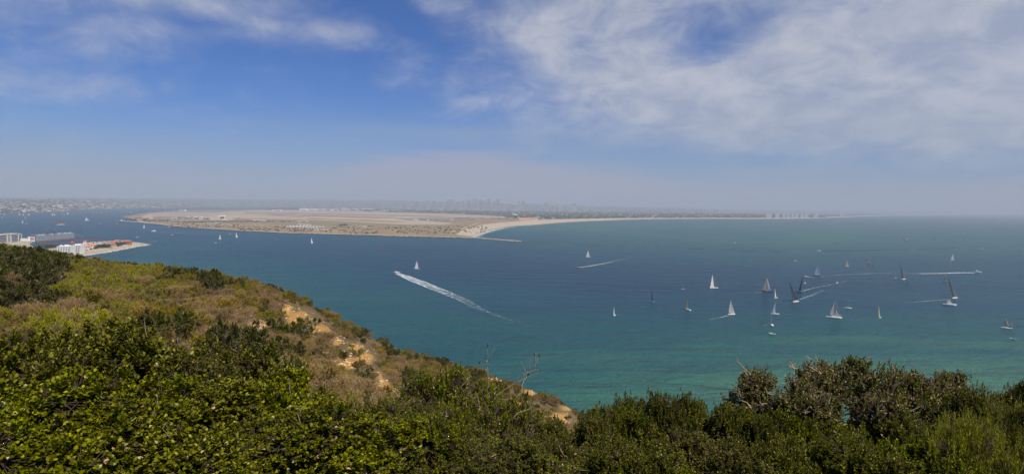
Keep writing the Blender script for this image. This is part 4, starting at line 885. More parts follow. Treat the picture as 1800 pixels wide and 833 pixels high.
for (xr, y0, n_, kinds, where, sc) in (((296, 392), 372.6, 26, ['shed', 'flat', 'flat_grey', 'shed_tan'], 'behind the west runway', .6), ((298, 350), 384.2, 14, ['shed', 'flat_grey', 'hut', 'dark'], 'in the west yard', .5), ((520, 660), 369.6, 40, ['flat', 'flat_big', 'hangar_tan', 'hangar_white', 'shed', 'dark'], 'along the far edge of the airfield', 1.7),
                                       ((655, 800), 371.6, 34, ['flat', 'flat_big', 'shed', 'dark', 'hangar_tan', 'flat_grey'], 'on the far edge before downtown', 1.5), ((700, 845), 386, 40, ['hut', 'flat_grey', 'shed', 'hangar_white', 'hut', 'dark'], 'in the yard amid the airfield', .5), ((905, 960), 384.6, 20, ['shed_tan', 'flat', 'shed', 'shed_tan'], 'at the head of the curved beach', .8),
                                       ((270, 330), 389.6, 9, ['shed', 'hut', 'flat'], 'by the pier', .45), ((330, 560), 396, 18, ['hut', 'shed', 'flat'], 'scattered in the scrub', .4), ((560, 760), 399, 12, ['hut', 'shed', 'dark'], 'scattered on the dry field', .4), ((850, 905), 384, 12, ['shed_tan', 'flat_grey', 'shed'], 'where airfield and town meet', .7)):
    for q in range(n_):
        kd = random.choice(kinds); s_ = sc * random.uniform(.6, 1.2)
        bld(kd, xr[0] + (xr[1] - xr[0]) * (q + random.random()) / n_, y0 + random.uniform(-1.0, 1.4) * (1 if y0 > 380 else .5), 'base_building', {'shed': 'small pale gabled shed ', 'flat': 'small cream flat building ', 'flat_grey': 'small grey flat building ', 'shed_tan': 'small red roofed building ', 'hut': 'tiny white hut ', 'dark': 'small dark building ', 'hangar_white': 'small white hangar ', 'hangar_tan': 'tan hangar ', 'flat_big': 'long pale building '}[kd] + where, 'building', 'base buildings ' + where, s_, random.uniform(-.3, .4))
bld('hangar_white', 905, 379.8, 'hall', 'large white roofed hall among dark trees left of the hotel roofs', 'hall', None, yaw=0, sz=(1.15, 1, 1.3)); bld('hangar_white', 944.5, 369.5, 'hall', 'far white roofed hall below the skyline', 'hall', None, yaw=0, sz=(2.3, 1, 2.0))
# old seaside hotel with red roofs behind the beach
ht = empty('beach_hotel', (*gp(928, 386.8, 2.5)[:2], 2.5), 'sprawling red roofed beach hotel at the head of the curved beach', 'hotel')
MB().box((0, 0, 6), (150, 30, 12)).box((-55, -14, 7), (34, 24, 14)).box((60, 6, 8), (40, 30, 16)).build('wall', 'cream', ht)
MB().gable((0, 0, 12), (150, 30), 7).gable((-55, -14, 14), (34, 24), 6).gable((60, 6, 16), (40, 30), 7).lathe([(9, 14), (9, 18), (5, 24), (.5, 30)], 10, 0, (-76, 0, 0)).build('roof', 'orange_tile', ht)
P('tent_white', (.8, .8, .78), .7, .03)
# control tower
p = gp(604, 371.8, 2.5); ct = empty('control_tower', p, 'tan square control tower on the far airfield edge', 'tower'); MB().box((0, 0, 15), (14, 12, 30)).build('shaft', 'cream', ct); MB().box((0, 0, 33), (17, 15, 5), 0, 0, .9).build('cab', 'window_dark', ct)
# scattered shore trees on the peninsula
c1 = []
for xr, y0, dy, n_ in (((300, 380), 390.4, .6, 90), ((380, 520), 389.6, .5, 120), ((255, 300), 388, 1.5, 40), ((222, 262), 386, 2.5, 40), ((520, 640), 369.5, .8, 110), ((800, 850), 383.8, .8, 50), ((860, 1000), 384.5, 1.2, 120), ((300, 420), 397, 3.5, 60), ((420, 560), 403, 4, 80), ((560, 860), 404, 7, 170)):
    for _ in range(n_): c1.append(gp(random.uniform(*xr), y0 + random.uniform(-dy, dy), 2.5))
c1 = np.array(c1); V, F = blobs_np(c1, rng.uniform(3, 8, len(c1)), rng.uniform(2, 5, len(c1)))
tag(link('scrubland', np_mesh('scrubland', V, F, 'leaf_far', {'tone': np.repeat(rng.random(len(c1)) * .6, 10)})), 'dark scrub lines across the flat peninsula', 'scrub', kind='stuff')

# rock revetment, jetty, awash breakwater, west pier
def rocks_along(pxs, n_, wid, r0, r1, z, name, label, cat, mat='rock', kind='structure', gap=None):
    pts = np.array([gp(*q) for q in pxs]); L_ = np.concatenate([[0], np.cumsum(np.linalg.norm(np.diff(pts, axis=0), axis=1))]); s = rng.uniform(0, L_[-1], n_)
    if gap: s = s[fbm(s / gap, s * 0 + 3, 3) > -.06]
    P_ = np.stack([np.interp(s, L_, pts[:, c]) for c in range(3)], 1) + rng.normal(size=(len(s), 3)) * np.array([wid, wid, 0]); P_[:, 2] = z - np.abs(P_[:, 0] * 0)
    V, F = blobs_np(P_, rng.uniform(r0, r1, len(s)), rng.uniform(r0, r1, len(s)) * .8)
    return tag(link(name, np_mesh(name, V, F, mat)), label, cat, kind=kind)
rocks_along([(243, 389.3), (262, 393.2), (290, 396.2), (330, 400.2), (420, 405.8), (500, 409.8), (560, 411.8), (640, 413.8), (720, 416.3), (790, 417.8), (828, 419)], 2600, 3, 2, 5.5, .2, 'shore_rocks', 'brown rock revetment along the channel shore of the peninsula', 'rocks')
jt = empty('jetty', gp(824, 418.3), 'pale topped rock jetty running out from the tip of the beach', 'jetty'); jt.rotation_euler = (0, 0, 0)
ja, jb = gp(816, 417.4), gp(913, 425.2); jd = jb - ja; jl = np.linalg.norm(jd); ju = jd / jl; jn = np.array([-ju[1], ju[0], 0]); loc = np.array(jt.location)
MB().loft([[tuple(ja - loc + ju * jl * t + jn * w_ + np.array([0, 0, z_])) for w_, z_ in ((-9, -2), (9, -2), (3.5, 3.2), (-3.5, 3.2))] for t in (0, .3, .6, 1)]).build('core', 'rock', jt)
MB().loft([[tuple(ja - loc + ju * jl * t + jn * w_ + np.array([0, 0, z_])) for w_, z_ in ((-3, 3.1), (3, 3.1), (3, 4.2), (-3, 4.2))] for t in (.05, .5, .97)]).build('cap', 'concrete', jt)
s = rng.uniform(0, 1, 900); P_ = ja - loc + ju * (s * jl)[:, None] + jn * rng.normal(size=(900, 1)) * 5; P_[:, 2] = .3; V, F = blobs_np(P_, rng.uniform(1.5, 3.6, 900), rng.uniform(1.5, 3.4, 900)); link('armour_rocks', np_mesh('armour_rocks', V, F, 'rock'), jt)
P('wet_rock', (.06, .055, .045), .6, .4)
AW = [(913, 425.2), (960, 427.6), (1020, 430), (1060, 431.8), (1110, 433.6), (1160, 435.2), (1220, 437.2), (1300, 440.2), (1360, 442.4), (1440, 442), (1520, 440.4), (1600, 438.4), (1700, 436), (1830, 433.6)]
rocks_along(AW, 1100, 1.0, .8, 2.0, -.1, 'breakwater_rocks', 'dark line of awash breakwater rocks from the jetty across the bay', 'breakwater', 'wet_rock', gap=60)
ribbon('breaker_foam', AW, lambda s: 2.2 + 1.2 * math.sin(s * 90), lambda s, c: .3 + .22 * math.sin(s * 61) + .2 * math.sin(s * 23), 'broken white foam along the awash rocks', across=4, k=20, cat='foam')
wp = empty('pier', gp(250, 391.5), 'long pale concrete pier off the west end of the peninsula', 'pier'); loc = np.array(wp.location)
pa, pb, pc = gp(209, 389.2), gp(262, 393.2), gp(290, 396)
def deck(mb, a_, b_, w_, z0, z1, m=0):
    u_ = (b_ - a_) / np.linalg.norm(b_ - a_); n__ = np.array([-u_[1], u_[0], 0]) * w_ / 2; mb.loft([[tuple(q - loc + s_ + np.array([0, 0, z_])) for s_, z_ in ((-n__, z0), (n__, z0), (n__, z1), (-n__, z1))] for q in (a_, b_)], m)
mb = MB(); deck(mb, pa, pb, 22, 2, 4.5); deck(mb, pb, pc, 18, 2, 4.2); mb.build('deck', 'concrete', wp)
mb = MB()
for t in np.linspace(0, 1, 40): q = pa + (pc - pa) * t - loc; mb.box((q[0], q[1], 0), (3, 14, 4.2))
mb.build('piles', 'dark_grey', wp); q = pa - loc; MB().lathe([(2, 4.5), (1.6, 9), (2.4, 9.2), (.3, 12)], 8, 0, (q[0] + 14, q[1], 0)).build('beacon', 'white_paint', wp)
loc = np.zeros(3)
# ------------------------------------------------------------------ boats
def hull_rings(L, B, fb, draft=.35, stern=.75, n=12):
    rings = []
    for i in range(n):
        s = i / (n - 1); x = -L / 2 + L * s
        b = B / 2 * (stern + (1 - stern) * math.sin(min(1, s / .45) * math.pi / 2)) if s < .45 else B / 2 * math.cos(((s - .45) / .55) ** 1.7 * math.pi / 2)
        b = max(b, .02); f = fb * (1 + .35 * s ** 2); d = draft * math.sin(math.pi * min(1, .15 + s * .85)) + .05
        rake = .04 * L * max(0, s - .8) * 5 * .2
        rings.append([(x + rake, -b, f), (x + rake * .5, -b * .93, f * .35), (x, -b * .55, -d * .7), (x, 0, -d), (x, b * .55, -d * .7), (x + rake * .5, b * .93, f * .35), (x + rake, b, f)])
    return rings
def sail_mesh(name, A, Bp, Cp, camber, mat, roach=.0, n=9, mm=7):
    """A foot-luff, Bp head, Cp clew: a cambered cloth between luff A-Bp and leech Cp-Bp"""
    A, Bp, Cp = map(lambda q: np.array(q, float), (A, Bp, Cp)); vs = []
    for i in range(n + 1):
        t = i / n; l = A + (Bp - A) * t; e = Cp + (Bp + (Cp - A) * .04 - Cp) * t + (Cp - A) * roach * math.sin(t * math.pi) 
        for j in range(mm + 1):
            u = j / mm; q = l + (e - l) * u; q[1] += camber * math.sin(math.pi * u ** .8) * math.sin(math.pi * (.12 + t * .8)) + (Cp[1] - A[1]) * 0 ; vs.append(q)
    F = np.array([(i * (mm + 1) + j, i * (mm + 1) + j + 1, (i + 1) * (mm + 1) + j + 1, (i + 1) * (mm + 1) + j) for i in range(n) for j in range(mm)])
    return np_mesh(name, np.array(vs), F, mat, smooth=True)
def crew_mesh(shirt):
    """a small seated sailor as one continuous skin of rings"""
    def ring(c, r, q=8): return [(c[0] + r[0] * math.cos(2 * math.pi * k / q), c[1] + r[1] * math.sin(2 * math.pi * k / q), c[2]) for k in range(q)]
    mb = MB(); mb.loft([ring((0, 0, 0), (.17, .2)), ring((-.02, 0, .12), (.17, .19)), ring((0, 0, .3), (.13, .17)), ring((.02, 0, .48), (.14, .23)), ring((.02, 0, .56), (.09, .17)), ring((.03, 0, .6), (.055, .06)), ring((.04, 0, .66), (.08, .07)), ring((.04, 0, .76), (.1, .08)), ring((.03, 0, .84), (.075, .065)), ring((.03, 0, .88), (.02, .02))])
    for s in (-1, 1):
        mb.tube([(.05, s * .1, .08), (.45, s * .13, .14), (.5, s * .13, -.28), (.62, s * .13, -.33)], [.09, .075, .05, .04], 6)
        mb.tube([(.02, s * .2, .5), (.1, s * .27, .28), (.34, s * .2, .22), (.42, s * .18, .24)], [.06, .05, .035, .04], 6)
    return mb.mesh('person', shirt, True)
CREW = [crew_mesh(c) for c in ('cloth_dark', 'cloth_blue', 'cloth_red')]
def crew(boat, spots, desc):
    bpy.context.view_layer.update()
    for k, (x, y, z) in enumerate(spots):
        o = link('person', CREW[k % 3]); o.matrix_world = boat.matrix_world @ Matrix.Translation((x, y, z)); o.rotation_euler = (0, 0, boat.rotation_euler[2] + (1.57 if y < 0 else -1.57))
        sc_ = boat.scale[0]; o.scale = (1.1, 1.1, 1.1)
        tag(o, f"{['dark', 'blue', 'red'][k % 3]} clothed sailor {order(k).replace('from left', 'from stern').replace('leftmost', 'at the stern')} of the {desc}", 'person', 'crew aboard the boats')
def sailboat(x, y, hp, main, yaw, label, heel=0, jib=None, hull='white_paint', boom_a=12, L_=None, wide=1.0, roach=.08, bare=False, jh=.86, jov=.0, two=False, people=None, hpx=None):
    p = gp(x, y); dep = p[1] / 1000.0 * math.hypot(1, (x - 900) / 1000.0) / math.hypot(1, (x - 900) / 1000.0)
    H = hp * dep / max(.75, math.cos(R(abs(heel)))) ; L = L_ * .88 if L_ else H * .66; wide *= .86; B = L * .25; fb = L * .065 + .15
    o = empty('sailboat', (p[0], p[1], 0), label, 'sailboat', 'sailboats on the bay'); o.rotation_euler = (Matrix.Rotation(R(yaw) - math.atan2(p[0], p[1]), 3, 'Z') @ Matrix.Rotation(R(heel), 3, 'X')).to_euler()
    MB().loft(hull_rings(L, B, fb, .12 * L * .5, .7)).build('hull', hull, o, False)
    MB().box((-L * .02, 0, fb + L * .022), (L * .34, B * .5, L * .05), 0, 0, .8).box((-L * .33, 0, fb + .02), (L * .2, B * .45, L * .02)).build('cabin', 'offwhite' if hull == 'white_paint' else 'mid_grey', o)
    mx = L * .1; mr = max(.07, .006 * L)
    m_ = MB().tube([(mx, 0, fb), (mx, 0, H * .5), (mx, 0, H)], [mr * 1.5, mr * 1.2, mr * .6], 6)
    for z_ in (.42, .68): m_.tube([(mx, -B * .4, H * z_), (mx, B * .4, H * z_)], mr * .5, 4)
    m_.build('mast', 'mast_metal' if not main or 'carbon' not in main else 'black_hull', o)
    bl = L * .42 * wide; ba = R(boom_a); bz = fb + L * .1; E = (mx - .1 - bl * math.cos(ba), bl * math.sin(ba), bz)
    MB().tube([(mx, 0, bz), E], mr * .8, 6).build('boom', 'mast_metal', o)
    if main: link('mainsail', sail_mesh('mainsail', (mx - .1, 0, bz + .15), (mx - .1, 0, H * .985), (E[0], E[1], bz + .2), bl * .13, main, roach), o)
    else: MB().tube([(mx - .2, 0, bz + .25), (E[0] * .9 + mx * .1, E[1] * .9, bz + .25)], [.22, .14], 6).build('furled_sail', 'blue_hull', o)
    if jib:
        bow = (L * .48, 0, fb * 1.3); cl = (mx - bl * jov, -bl * .14 if boom_a < 0 else bl * .14, fb * 1.5 + L * .03)
        link('jib', sail_mesh('jib', bow, (mx + .15, 0, H * jh), cl, bl * .12, jib, -.02), o)
    if two:
        m2 = -L * .36; H2 = H * .6; MB().tube([(m2, 0, fb), (m2, 0, H2)], [mr, mr * .6], 6).build('mizzen_mast', 'mast_metal', o)
        link('mizzen_sail', sail_mesh('mizzen_sail', (m2 - .1, 0, bz + .2), (m2 - .1, 0, H2 * .97), (m2 - L * .22, .3, bz + .2), L * .03, main, roach), o)
    if people: crew(o, [(-L * (.2 + .055 * k), (B * .36) * (1 if k % 2 else -1), fb + .12) for k in range(people)], ' '.join(label.split(' with ')[0].split()[:7]))
    return o
def motorboat(x, y, lpx, yaw, label, style='open', hull='white_paint', cat='motorboat', L=None, people=0):
    p = gp(x, y); L = L or lpx * p[1] / 1000.0; B = L * .3; fb = L * .1 + .25
    o = empty('motorboat', (p[0], p[1], 0), label, cat, 'motorboats on the bay'); o.rotation_euler = (0, 0, R(yaw) - math.atan2(p[0], p[1]))
    MB().loft(hull_rings(L, B, fb, L * .04, .92)).build('hull', hull, o)
    MB().box((-L * .05, 0, fb + .03), (L * .7, B * .8, .08)).build('deck', 'teak' if style in ('work', 'open') else 'offwhite', o)
    if style == 'open':
        MB().box((L * .02, 0, fb + L * .05), (L * .14, B * .35, L * .1), 0, 0, .8).build('console', 'offwhite', o); MB().loft([[(L * .1, -B * .25, fb + L * .08), (L * .1, B * .25, fb + L * .08), (L * .06, B * .2, fb + L * .17), (L * .06, -B * .2, fb + L * .17)], [(L * .12, -B * .25, fb + L * .08), (L * .12, B * .25, fb + L * .08), (L * .08, B * .2, fb + L * .17), (L * .08, -B * .2, fb + L * .17)]]).build('windscreen', 'window_dark', o)
        MB().box((-L * .5, 0, fb + L * .02), (L * .07, L * .07, L * .13), 0, 0, .85).box((-L * .5, 0, 0), (L * .04, L * .03, L * .14)).build('outboard_motor', 'black_hull', o)
    else:
        c0 = .12 if style == 'work' else -.02; ch = L * .13
        MB().box((L * c0, 0, fb + ch / 2), (L * (.3 if style == 'work' else .45), B * .7, ch), 0, 0, .88).build('cabin', 'white_paint', o)
        MB().box((L * c0, 0, fb + ch * .68), (L * (.31 if style == 'work' else .46), B * .68, ch * .25)).build('window', 'window_dark', o)
        if style == 'cruiser':
            f_ = MB().box((L * (c0 - .05), 0, fb + ch * 1.25), (L * .22, B * .5, ch * .4), 0, 0, .9)
            for a_ in (-1, 1):
                for b_ in (-1, 1): f_.tube([(L * (c0 - .06 + a_ * .1), b_ * B * .22, fb + ch * 1.3), (L * (c0 - .06 + a_ * .09), b_ * B * .22, fb + ch * 2.2)], .05, 4)
            f_.box((L * (c0 - .06), 0, fb + ch * 2.25), (L * .26, B * .52, .12)); f_.build('flybridge', 'white_paint', o)
        else:
            MB().tube([(L * .05, 0, fb + ch), (L * .04, 0, fb + ch * 2.6)], .08, 5).tube([(L * -.2, -B * .3, fb), (L * -.2, -B * .3, fb + ch * 1.3), (L * -.2, B * .3, fb + ch * 1.3), (L * -.2, B * .3, fb)], .08, 5).build('rigging', 'mast_metal', o)
        MB().tube([(L * .1, -B * .3, fb), (L * .1, -B * .3, fb + .7)], .03, 4).tube([(L * .1, -B * .42, fb + .7), (L * .46, -.1, fb * 1.3 + .7), (L * .46, .1, fb * 1.3 + .7), (L * .1, B * .42, fb + .7)], .03, 4).build('rail', 'mast_metal', o)
    if people: crew(o, [(-L * (.12 + .1 * k), B * .2 * (1 if k % 2 else -1), fb + .3) for k in range(people)], ' '.join(label.split(' with ')[0].split()[:6]))
    return o
SB = sailboat
SB(1034, 452, 12.5, 'sail_white', 185, 'small white sloop with two white sails above the little speeding launch', jib='sail_white', jov=.1)
SB(1200.5, 508.5, 15, None, 165, 'small white boat with a bare dark mast left of the white and black sailed sloop', L_=6.5)
SB(1255, 506.5, 27, 'sail_smoke', 215, 'sloop with one bright white sail in front of a black one', 8, jib='sail_white', boom_a=30, jov=.45, L_=15, people=2)
SB(1146.5, 531.5, 27, 'sail_carbon', 118, 'blue hulled sloop with a thin dark edge on sail', -3, hull='blue_hull', boom_a=6, L_=11, wide=.8, people=2)
SB(1209, 544.5, 29, 'sail_yellow', 128, 'sloop with a tall tan yellow sail and white hull', -4, boom_a=25, jib='sail_tan', jov=.35, L_=11, people=2)
SB(1285.5, 553, 27, 'sail_grey', 35, 'white hulled sloop with a grey sail and a short wake on its left', -9, boom_a=14, jib='sail_grey', jov=.2, L_=11, people=3)
SB(1080.5, 554.5, 16, 'sail_pale', 62, 'small slim sloop with a pale sail, alone left of the fleet', -8, boom_a=20, L_=6)
SB(1348.5, 512.5, 25.5, 'sail_grey', 186, 'black hulled racing sloop with a light grey triangular sail', 2, hull='black_hull', boom_a=14, jib='sail_tan', jov=.0, L_=17, people=5)
SB(1364, 523.5, 17, 'sail_white', 40, 'small slim white sailed boat leaning left below the black hulled sloop', -14, boom_a=10, L_=7, wide=.7)
SB(1399, 530.5, 36, 'sail_carbon', 56, 'big black sailed racing yacht leaning left in front of its twin', -24, boom_a=10, jib='sail_carbon', jov=.1, L_=15, wide=.95, hull='offwhite', people=5)
SB(1404, 514, 32, 'sail_carbon', 128, 'black sailed racing yacht with a small white jib behind its twin', 16, hull='black_hull', boom_a=8, jib='sail_white', jh=.6, jov=-.1, L_=15, people=4)
SB(1357, 572, 35, 'sail_smoke', 278, 'white hulled sloop seen bow on with a tall thin dark sail', 5, boom_a=12, wide=.8, L_=12, people=2)
SB(1362, 552, 21.5, 'sail_pale', 8, 'white sloop with a pale bluish sail behind the bow on sloop', -3, boom_a=10, L_=10, people=2)
SB(1436, 484.5, 19.5, 'sail_pale', 5, 'dark hulled sloop with a pale triangular sail above the slim bare masted boat', hull='dark_grey', boom_a=8, jib='sail_pale', jov=.1, L_=15, people=3)
SB(1415.2, 498, 17.5, 'sail_smoke', 60, 'small sloop with a slim dark sail under the white motor launch', -4, boom_a=8, L_=7, wide=.7)
SB(1471.5, 497, 18, None, 70, 'small sailboat with a bare pale mast in the middle of the fleet', L_=8)
SB(1489, 468.5, 11.5, 'sail_yellow', 200, 'small boat with two pale yellow sails', jib='sail_yellow', jov=.15, L_=8, wide=1.2)
SB(1525.5, 461, 13, 'sail_tan', 180, 'small sloop with a tan sail just above the red buoy', boom_a=10, L_=11, hull='offwhite')
SB(1574.3, 489, 16, 'sail_smoke', 70, 'small sloop with a slim dark sail left of the larger grey sailed one', -3, boom_a=10, L_=8, wide=.8, people=2)
SB(1588.5, 491, 27.5, 'sail_carbon', 56, 'grey and black sailed sloop leaning left near the green buoy', -17, boom_a=14, jib='sail_smoke', jov=.2, L_=11, people=3)
SB(1466, 558.5, 33, 'sail_grey', 4, 'large white hulled yacht with a big grey sail seen side on', -2, boom_a=6, jib='sail_grey', jov=.5, L_=17, people=5)
SB(1490.5, 541.5, 19, None, 8, 'white sailboat with a bare mast right of the large grey sailed yacht', L_=9, people=2)
SB(1547, 558.5, 22, 'sail_yellow', 70, 'small sloop with a slim yellow sail and pale hull', -9, boom_a=20, L_=7, wide=.8, hull='offwhite')
SB(1674.5, 457.5, 11.5, 'sail_white', 200, 'white sailed boat just behind the smaller one at the upper right', boom_a=20, jib='sail_white', jov=.3, L_=9, wide=1.2)
SB(1671.8, 463, 12, 'sail_white', 110, 'small slim white sailed boat in front of the other at the upper right', boom_a=15, L_=6)
SB(1661.5, 494.5, 12, 'sail_tan', 178, 'small grey hulled boat with a tan sail left of the leaning dark sailed yacht', boom_a=10, L_=9, hull='mid_grey')
SB(1678.5, 524, 38, 'sail_carbon', 56, 'leaning yacht with a tall dark grey and red tinged sail above the motor yacht', -22, boom_a=12, jib='sail_smoke', jov=.3, L_=12, people=4)
SB(1768, 577, 18.5, 'sail_tan', 184, 'white two masted boat with two tan sails at the far right', boom_a=6, L_=11, two=True)
SB(733, 472.5, 14.5, 'sail_white', 186, 'white sloop with two white sails just beyond the curved speedboat wake', jib='sail_white', jov=.0, L_=10, people=2)
SB(548.2, 427.5, 10, 'sail_white', 35, 'white sloop leaning left before the peninsula shore', -12, boom_a=10, jib='sail_white', L_=9)
SB(416, 417.5, 9.5, 'sail_white', 30, 'white sloop leaning left, right one of the pair off the west peninsula', -12, boom_a=10, jib='sail_white', L_=9)
SB(387, 420.8, 9.5, 'sail_white', 200, 'full white sailed boat, left one of the pair off the west peninsula', jib='sail_white', boom_a=30, jov=.4, L_=9, wide=1.1)
SB(253.5, 401, 7.2, 'sail_white', 195, 'white sailboat just off the end of the pale pier', jib='sail_white', boom_a=30, jov=.2, L_=9, wide=1.1)
SB(302.5, 413, 8.5, None, 20, 'white sailboat with a bare mast in the channel right of the launch', L_=9)
SB(152.5, 388, 6.5, 'sail_white', 190, 'white schooner with several white sails in mid channel', jib='sail_white', jov=.4, two=True, L_=20, wide=1.0)
far = [(0.5, 377, 4, 'cut by the left edge'), (7.5, 377.5, 3.5, 'closest to the left edge after the cut one'), (3.5, 383.5, 3, 'below the pair at the left edge'), (34.5, 377.8, 4.6, 'left in the middle group of three'), (41, 378.8, 4.2, 'centre in the middle group of three'), (50.8, 379, 4, 'right in the middle group of three'), (44.5, 384.5, 5, 'with a slim mast below the middle group'),
       (92, 378.8, 4, 'left of the touching pair'), (96, 378.6, 4.2, 'right of the touching pair'), (108, 375.8, 3.4, 'above the brown masted ship'), (113, 378.3, 3.2, 'just below and right of the ship top'), (119, 376.6, 4.2, 'rightmost by the pale far beach'), (40, 392.4, 6.5, 'slim and tall above the grey office'), (163.8, 373.6, 2.4, 'small, beyond the white schooner'), (179, 375.2, 2.6, 'small, right of the white schooner'),
       (188, 367.8, 2.8, 'faint near the far shore'), (230.2, 373.8, 2.8, 'beyond the rocky west point'), (291, 369, 2.6, 'faint beyond the runway'), (393, 367.6, 2.6, 'faint in the back channel')]
for k, (x_, y_, h_, w_) in enumerate(far):
    SB(x_, y_, h_, 'sail_white', (35, 200, 150, 20)[k % 4], f"tiny distant white sailboat {w_}", (-6 if k % 2 else 0), jib='sail_white' if k % 3 else None, boom_a=20, jov=.2, wide=1.15)
sailmat('sail_brown', (.16, .09, .06), .1)
# tall ship with dark rigging
p = gp(107, 395.6); ts = empty('tall_ship', (p[0], p[1], 0), 'tall ship with brown furled rigging and white hull in the channel', 'ship', rz=R(60)); L = 30
MB().loft(hull_rings(L, 8, 3.0, 1.2)).build('hull', 'white_paint', ts); MB().box((-8, 0, 4.2), (7, 4, 1.8)).box((5, 0, 4), (5, 3.4, 1.4)).build('deckhouse', 'teak', ts)
for mx_, mh in ((11, 26), (1, 32), (-9, 25)):
    mm_ = MB().tube([(mx_, 0, 2), (mx_, 0, mh)], [.45, .2], 6)
    for q in (.4, .58, .75, .88): mm_.tube([(mx_, -6 * (1.2 - q), mh * q), (mx_, 6 * (1.2 - q), mh * q)], .35, 5)
    mo_ = mm_.build('mast', 'teak', ts); link('sail', sail_mesh('sail', (mx_ - .3, 0, 4), (mx_ - .3, 0, mh * .97), (mx_ - 7.5, 1.5, 4.5), .8, 'sail_brown'), mo_)
    sl = MB()
    for s_ in (-1, 1):
        for q in (0, .5, 1): sl.tube([(mx_ + (q - .5) * 3, s_ * 3.6, 3), (mx_, 0, mh * .8)], .09, 4)
    sl.build('rigging', 'rust', mo_)
MB().tube([(16, 0, 3.4), (25, 0, 6)], [.35, .15], 6).build('bowsprit', 'teak', ts)
# motorboats and their wakes
MBt = motorboat
MBt(1718, 479, 11.5, -3, 'white motor cruiser at the head of the long straight wake', 'cruiser'); MBt(1669.5, 536.5, 19, 4, 'large white motor yacht with people on deck below the leaning dark sail', 'cruiser', people=4)
MBt(1417, 487.2, 10, 178, 'white motor launch running left through the fleet', 'work'); MBt(1357, 587.5, 12.5, 176, 'small white open boat with a black outboard below the fleet', 'open', people=2)
MBt(1780, 596, 9.5, 170, 'small white open boat near the right edge', 'open', people=1); MBt(1016, 470.4, 6, 190, 'small orange and white speeding launch with a fading wake', 'work', hull='red_paint')
MBt(697.5, 479.5, 8, 150, 'white speedboat at the head of the broad curved wake', 'open', L=13); MBt(1438.5, 441.3, 7, 0, 'white motorboat lying on the line of awash rocks', 'work'); MBt(1725, 437.6, 7, 178, 'white fishing boat with a canopy at the right end of the rock line', 'work')
MBt(1593, 422.8, 8.5, 180, 'dark grey patrol boat far out in the bay', 'cruiser', 'dark_grey'); MBt(1643, 419.8, 4.5, 0, 'small dark boat right of the patrol boat', 'open', 'dark_grey'); MBt(1686.5, 421.5, 4.5, 0, 'tiny pale boat, left of two at the upper right', 'open', 'offwhite'); MBt(1721.5, 422.8, 4.0, 180, 'tiny pale boat, right of two at the upper right', 'open', 'offwhite')
MBt(1397.3, 458.6, 4.5, 20, 'tiny white cabin boat alone above the fleet', 'work'); MBt(1292, 427.3, 3.6, 10, 'tiny white cabin boat alone in the inner bay', 'work'); MBt(1469.5, 429, 3.2, 0, 'tiny greenish boat beyond the rock line', 'open', 'green_paint')
MBt(270.5, 407, 7.5, 176, 'white pilot launch with a bright wake in the channel', 'cruiser'); MBt(404.5, 411, 3.4, 180, 'tiny white speedboat between two sailing boats', 'open'); MBt(378.8, 427, 4, 180 - 178, 'tiny cream speedboat with a straight wake left of it', 'open'); MBt(296.5, 399.3, 3, 0, 'tiny white boat off the west shore', 'work')
MBt(205, 393, 3.5, 0, 'tiny white boat left of the pale pier', 'open'); MBt(241.5, 417.2, 4.5, 180, 'small white boat off the sandy point', 'open'); MBt(176.5, 394, 2.6, 40, 'tiny white boat between schooner and pier', 'work'); MBt(47, 393.4, 3.6, 40, 'small white boat beside the slim sailboat', 'work'); MBt(1548, 394.2, 4, 0, 'tiny pale boat under the horizon', 'open'); MBt(1535, 468.4, 4, 0, 'tiny dark low boat right of the red buoy', 'open', 'green_paint')
V_ = lambda s, c: max(0, 1 - s ** .8)
ribbon('wake', [(697, 480), (712, 485.5), (740, 497), (770, 509), (800, 521), (822, 531), (843, 545)], lambda s: 3.4 + 9 * min(1, s * 3.2) * (1 - .72 * s), lambda s, c: max(0, (1.2 - .85 * s ** 1.3)) * (.38 + .25 * s + (.6 - .25 * s) * max(math.exp(-((abs(c + .12 * math.sin(s * 31) + .07 * math.sin(s * 73)) - .7) / .24) ** 2), .8 * math.exp(-((c - .1 * math.sin(s * 19)) / .22) ** 2))) * (1 - max(0, abs(c) - .85) * 4), 'broad curved white double wake behind the speedboat', across=25, k=24)
ribbon('wake', [(838, 541), (870, 553), (905, 566), (950, 578)], lambda s: 7 - 2 * s, lambda s, c: .62 * (1 - s * .8) * (1 - abs(c)), 'fading tail of the speedboat wake', k=14)
ribbon('wake', [(1018, 470.2), (1040, 467.2), (1062, 463), (1085, 458), (1108, 452.5)], lambda s: 2 + 6 * s, lambda s, c: (1.1 - .85 * s) * (1 - abs(c) ** 3), 'fading white wake of the little speeding launch', k=16)
ribbon('wake', [(1713, 479.4), (1690, 479.3), (1650, 480.6), (1600, 481), (1540, 480.5), (1480, 483), (1424, 488)], lambda s: 4.6 + 3 * s, lambda s, c: (1.15 - .75 * s if s < .45 else .66 - .3 * s) * (1 - abs(c) ** 3), 'long straight white wake behind the motor cruiser', k=24)
